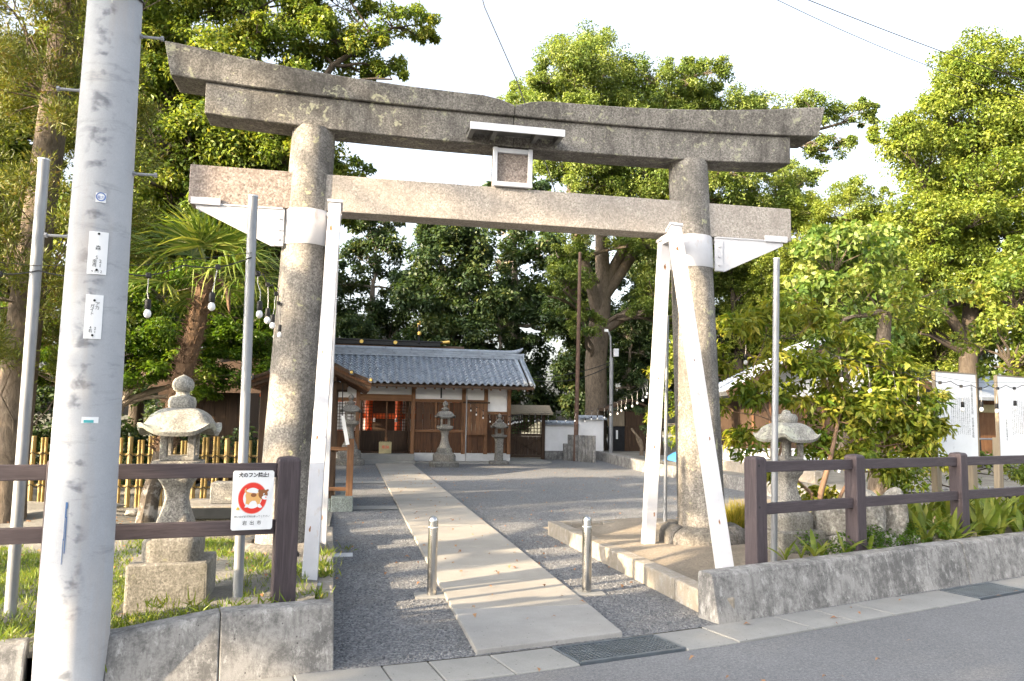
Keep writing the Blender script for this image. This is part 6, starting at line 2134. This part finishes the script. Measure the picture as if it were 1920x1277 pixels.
# black and yellow guy-wire guard, dark-topped stone block, ground plate, ladder of small things
gg = thing('wire_guard', 'black and yellow striped guard tube just past the utility pole', 'wire guard', (-3.12, 11.3, .1))
for i in range(9):
    MB().tube([(-.0, 0, i*.09), (.0, 0, i*.09+.089)], .045, 12).build('stripe', 'yellow' if i % 2 else 'black', gg, smooth=True)
sb = thing('stone_table', 'dark-edged stone block with a small pale block on top, behind the dog sign', 'stone block', (-1.40, 9.75, .12))
P((-.32, -.25, -.05), (.42, .4, .28), 'block', 'footstone', sb, .012)
P((-.42, -.33, .282), (.55, .5, .40), 'slab_top', 'lacquer_black', sb, .006)
P((-.42, -.33, .402), (.55, .5, .425), 'slab_face', 'concrete_kerb', sb, .004)
P((-.12, -.1, .427), (.30, .2, .66), 'upper_block', 'lantern', sb, .008)
gpl = tag(MB().box((0, 0, .006), (.24, .2, .016)).build('ground_plate', 'alu', None, bevel=.003), 'small square metal plate in the gravel beside the grassy bed', 'plate')
gpl.location = (-.02, 9.3, 0)
cbk = tag(MB().box((0, 0, .04), (.32, .28, .12)).build('concrete_footing', 'concrete_kerb', None, bevel=.015), 'small concrete footing at the base of the corner fence post', 'footing')
cbk.location = (-.62, 5.74, .22)
# low barrier, yellow crate and blue tarp glimpsed beyond the right pillar
lb_ = thing('pipe_barrier', 'low white pipe barrier on the terrace beyond the stone pillar', 'barrier', (9.6, 18.0, .27))
for i in range(4):
    MB().tube([(i*1.5, i*.35, -.02), (i*1.5, i*.35, .62)], .035, 10).build('post', 'white_plate', lb_, smooth=True)
for z in (.35, .6):
    MB().tube([(0, 0, z), (4.5, 1.05, z)], .028, 8).build('rail', 'white_plate', lb_, smooth=True)
lf = thing('pipe_barrier', 'grey pipe railing at the edge of the wood behind the notice cabinet', 'barrier', (9.9, 33.0, .2))
for i in range(9):
    MB().tube([(i*1.6, -i*.2, -.1), (i*1.6, -i*.2, 1.05)], .035, 8).build('post', 'galv', lf)
for z in (.55, 1.0):
    MB().tube([(0, 0, z), (12.8, -1.6, z)], .03, 8).build('rail', 'galv', lf)
lf3 = thing('pipe_barrier', 'thin grey railing on the slope behind the flaking trunk', 'barrier', (14.5, 19.5, .27))
for i in range(6):
    MB().tube([(i*1.3, 0, -.1), (i*1.3, 0, .95)], .03, 8).build('post', 'galv', lf3)
for z in (.45, .9):
    MB().tube([(0, 0, z), (6.5, 0, z)], .026, 8).build('rail', 'galv', lf3)
ycr = thing('yellow_crate', 'yellow plastic crate on the terrace next to the brown corner post', 'crate', (9.9, 16.3, .27))
for a, b in (((0, 0, 0), (.5, .35, .02)), ((0, 0, .021), (.02, .35, .3)), ((.48, 0, .021), (.5, .35, .3)), ((.021, 0, .021), (.479, .02, .3)), ((.021, .33, .021), (.479, .35, .3))):
    P(a, b, 'crate_side', 'yellow', ycr, .004)
trp = MB()
trp.add([(math.cos(a)*r*(1+.2*math.sin(3*a)), math.sin(a)*r, .32*(1-r/.5)**.6+.02+.03*math.sin(5*a+r*9)) for r in (.02, .2, .35, .5) for a in [i*math.pi/8 for i in range(16)]],
        [(i*16+k, i*16+(k+1) % 16, (i+1)*16+(k+1) % 16, (i+1)*16+k) for i in range(3) for k in range(16)])
o = trp.build('tarpaulin', 'bluep', None, smooth=True)
tag(o, 'crumpled blue tarpaulin on the ground beyond the upright strut', 'tarpaulin')
o.location = (10.3, 23.5, .27)
# pruned stub trunk by the cabinet
st_ = thing('tree_stump', 'short knobbly pruned trunk in front of the notice cabinet', 'stump', (10.3, 27.0, .27))
MB().tube([(0, 0, -.1), (.03, 0, .25), (-.04, .02, .5), (-.2, 0, .75), (-.36, 0, .95)], [.08, .065, .09, .05, .035], 10).build('trunk', 'bark', st_, smooth=True, jitter=.012)
pn = tree('pine_tree', 'cloud-pruned dark pine with flat layers beside the notice cabinet', 'tree', (11.3, 27.5, .27),
     [(0, 0, -.1, .10), (-.1, 0, .8, .09), (.1, 0, 1.6, .07), (-.1, 0, 2.4, .05), (0, 0, 3.2, .03)],
     [(-.8, 0, 1.55, .7, .5, .16), (.5, 0, 2.0, .7, .5, .18), (-.6, 0, 2.6, .8, .6, .18), (.4, 0, 3.2, .7, .5, .2), (-.3, 0, .95, .6, .5, .15)], 'lf_dark', 'bark_dark', .10, .03, 150, 110, 61, None, .42, True, .1, .5)

# ---------------------------------------------------------------- festoon lights
sock_m = MB().lathe([(.012, .03), (.021, .022), (.023, -.035), (.019, -.045)], 12).mesh('lamp_socket', 'black', smooth=True)
bulb_m = MB().lathe([(.012, -.046), (.021, -.056), (.0265, -.074), (.024, -.094), (.012, -.106), (.001, -.109)], 16).mesh('bulb', 'bulb', smooth=True)
clip_m = MB().box((0, 0, 0), (.035, .035, .04)).mesh('cable_clip', 'black', bevel=.006, seg=1)
def string(label, pts, n, drop=.20, seed=1, cable=True, straight=False):
    rr_ = random.Random(seed)
    o = Vector(pts[0])
    t = thing('festoon_string', label, 'string lights', o, 0, 'strings of festoon bulbs')
    P_ = [Vector(p)-o for p in pts]
    seg = []
    for a, b in zip(P_, P_[1:]):
        seg += [a.lerp(b, i/16) for i in range(16)]
    seg.append(P_[-1])
    # cable dips a little between clips
    ls = [0]
    for a, b in zip(seg, seg[1:]):
        ls.append(ls[-1]+(b-a).length)
    def at(s):
        for i in range(len(ls)-1):
            if ls[i+1] >= s:
                f = (s-ls[i])/max(1e-6, ls[i+1]-ls[i])
                return seg[i].lerp(seg[i+1], f)
        return seg[-1]
    cab = []
    for i in range(n*6+1):
        s = ls[-1]*i/(n*6)
        p = at(s).copy()
        p.z -= .045*abs(math.sin(math.pi*i/6))
        cab.append(p)
    MB().tube(cab, .005, 5, False).build('cable', 'wire', t)
    MB().tube([s+Vector((0, 0, .035)) for s in seg], .0022, 4, False).build('support_wire', 'wire', t)
    for k in range(n):
        p = at(ls[-1]*(k+.5)/n)
        c = cab[k*6+3] if k*6+3 < len(cab) else p
        cl_ = link('cable_clip', clip_m, t, c)
        d = drop*rr_.uniform(.85, 1.12)
        e = Vector((rr_.uniform(-.03, .03), rr_.uniform(-.02, .02), -d))
        m = MB().tube([(0, 0, 0), e*.35+Vector((.01*rr_.uniform(-1, 1), 0, 0)), e*.7+Vector((.014*rr_.uniform(-1, 1), 0, 0)), e], .0035, 5, False)
        m.build('drop_cord', 'whitewire', cl_)
        s_ = link('lamp_socket', sock_m, t, c+e-Vector((0, 0, .03)))
        link('bulb', bulb_m, s_, (0, 0, 0))
    return t
string('festoon bulbs hung between the two pipe poles across the utility pole', [(-3.6, 5.95, 2.62), (-2.20, 6.03, 2.56), (-1.5, 6.08, 2.61), (-.76, 6.15, 2.76)], 6, .20, 1)
string('festoon bulbs running back from the pipe pole past the stone pillar', [(-.76, 6.22, 2.74), (-.72, 8.0, 2.78), (-.95, 11.0, 2.72), (-1.0, 13.2, 2.7)], 11, .20, 2)
string('festoon bulbs sagging from the thin pole through the shrub past the boards', [(4.22, 10.0, 2.78), (5.3, 9.0, 2.68), (6.2, 8.9, 2.40), (7.2, 9.0, 2.22), (8.3, 9.25, 2.12), (9.4, 9.6, 2.16), (10.6, 10.0, 2.25)], 17, .20, 3)
string('festoon bulbs swooping from the thin pole down to the lattice gate', [(4.22, 10.2, 2.8), (5.6, 13.8, 2.7), (6.9, 18.0, 2.35), (7.6, 22.0, 2.05), (7.8, 25.5, 1.80), (7.3, 28.2, 1.78)], 24, .20, 4)
string('festoon bulbs looped along the gate roof and hall wall', [(7.3, 28.3, 1.75), (6.2, 28.2, 1.72), (5.3, 26.2, 1.62), (4.6, 26.1, 1.7), (4.1, 26.1, 1.95), (3.88, 26.2, 2.1)], 20, .14, 5)

# overhead wires
def wire(label, pts, r=.008, sag=.0):
    o = Vector(pts[0])
    t = MB().tube([Vector(p)-o for p in pts], r, 6, False).build('overhead_wire', 'wire')
    t.location = o
    return tag(t, label, 'wire', 'overhead wires')
wire('single black wire coming down from the sky to the middle of the torii lintel', [(1.45, 11.6, 9.3), (1.75, 11.0, 7.6), (2.1, 10.2, 6.15), (2.6, 10.0, 4.6)], .008)
def W(p, q, sag, n=14):
    return [tuple(v) for v in curve_pts(p, q, -sag, n)]
wire('upper of the two long wires crossing the pale sky into the bright camphor', W((6.0, 14.0, 11.05), (16.5, 14.0, 8.6), .15), .009)
wire('lower of the two long wires crossing the pale sky into the bright camphor', W((6.0, 14.0, 11.0), (16.5, 14.0, 8.3), .4), .007)
wire('upper of the two wires slung from hall roof to lamp pole', W((6.1, 27.0, 2.95), (9.8, 29.0, 3.72), .15), .016)
wire('lower of the two wires slung from hall roof to lamp pole', W((6.1, 27.0, 2.9), (9.8, 29.0, 3.6), .3), .016)
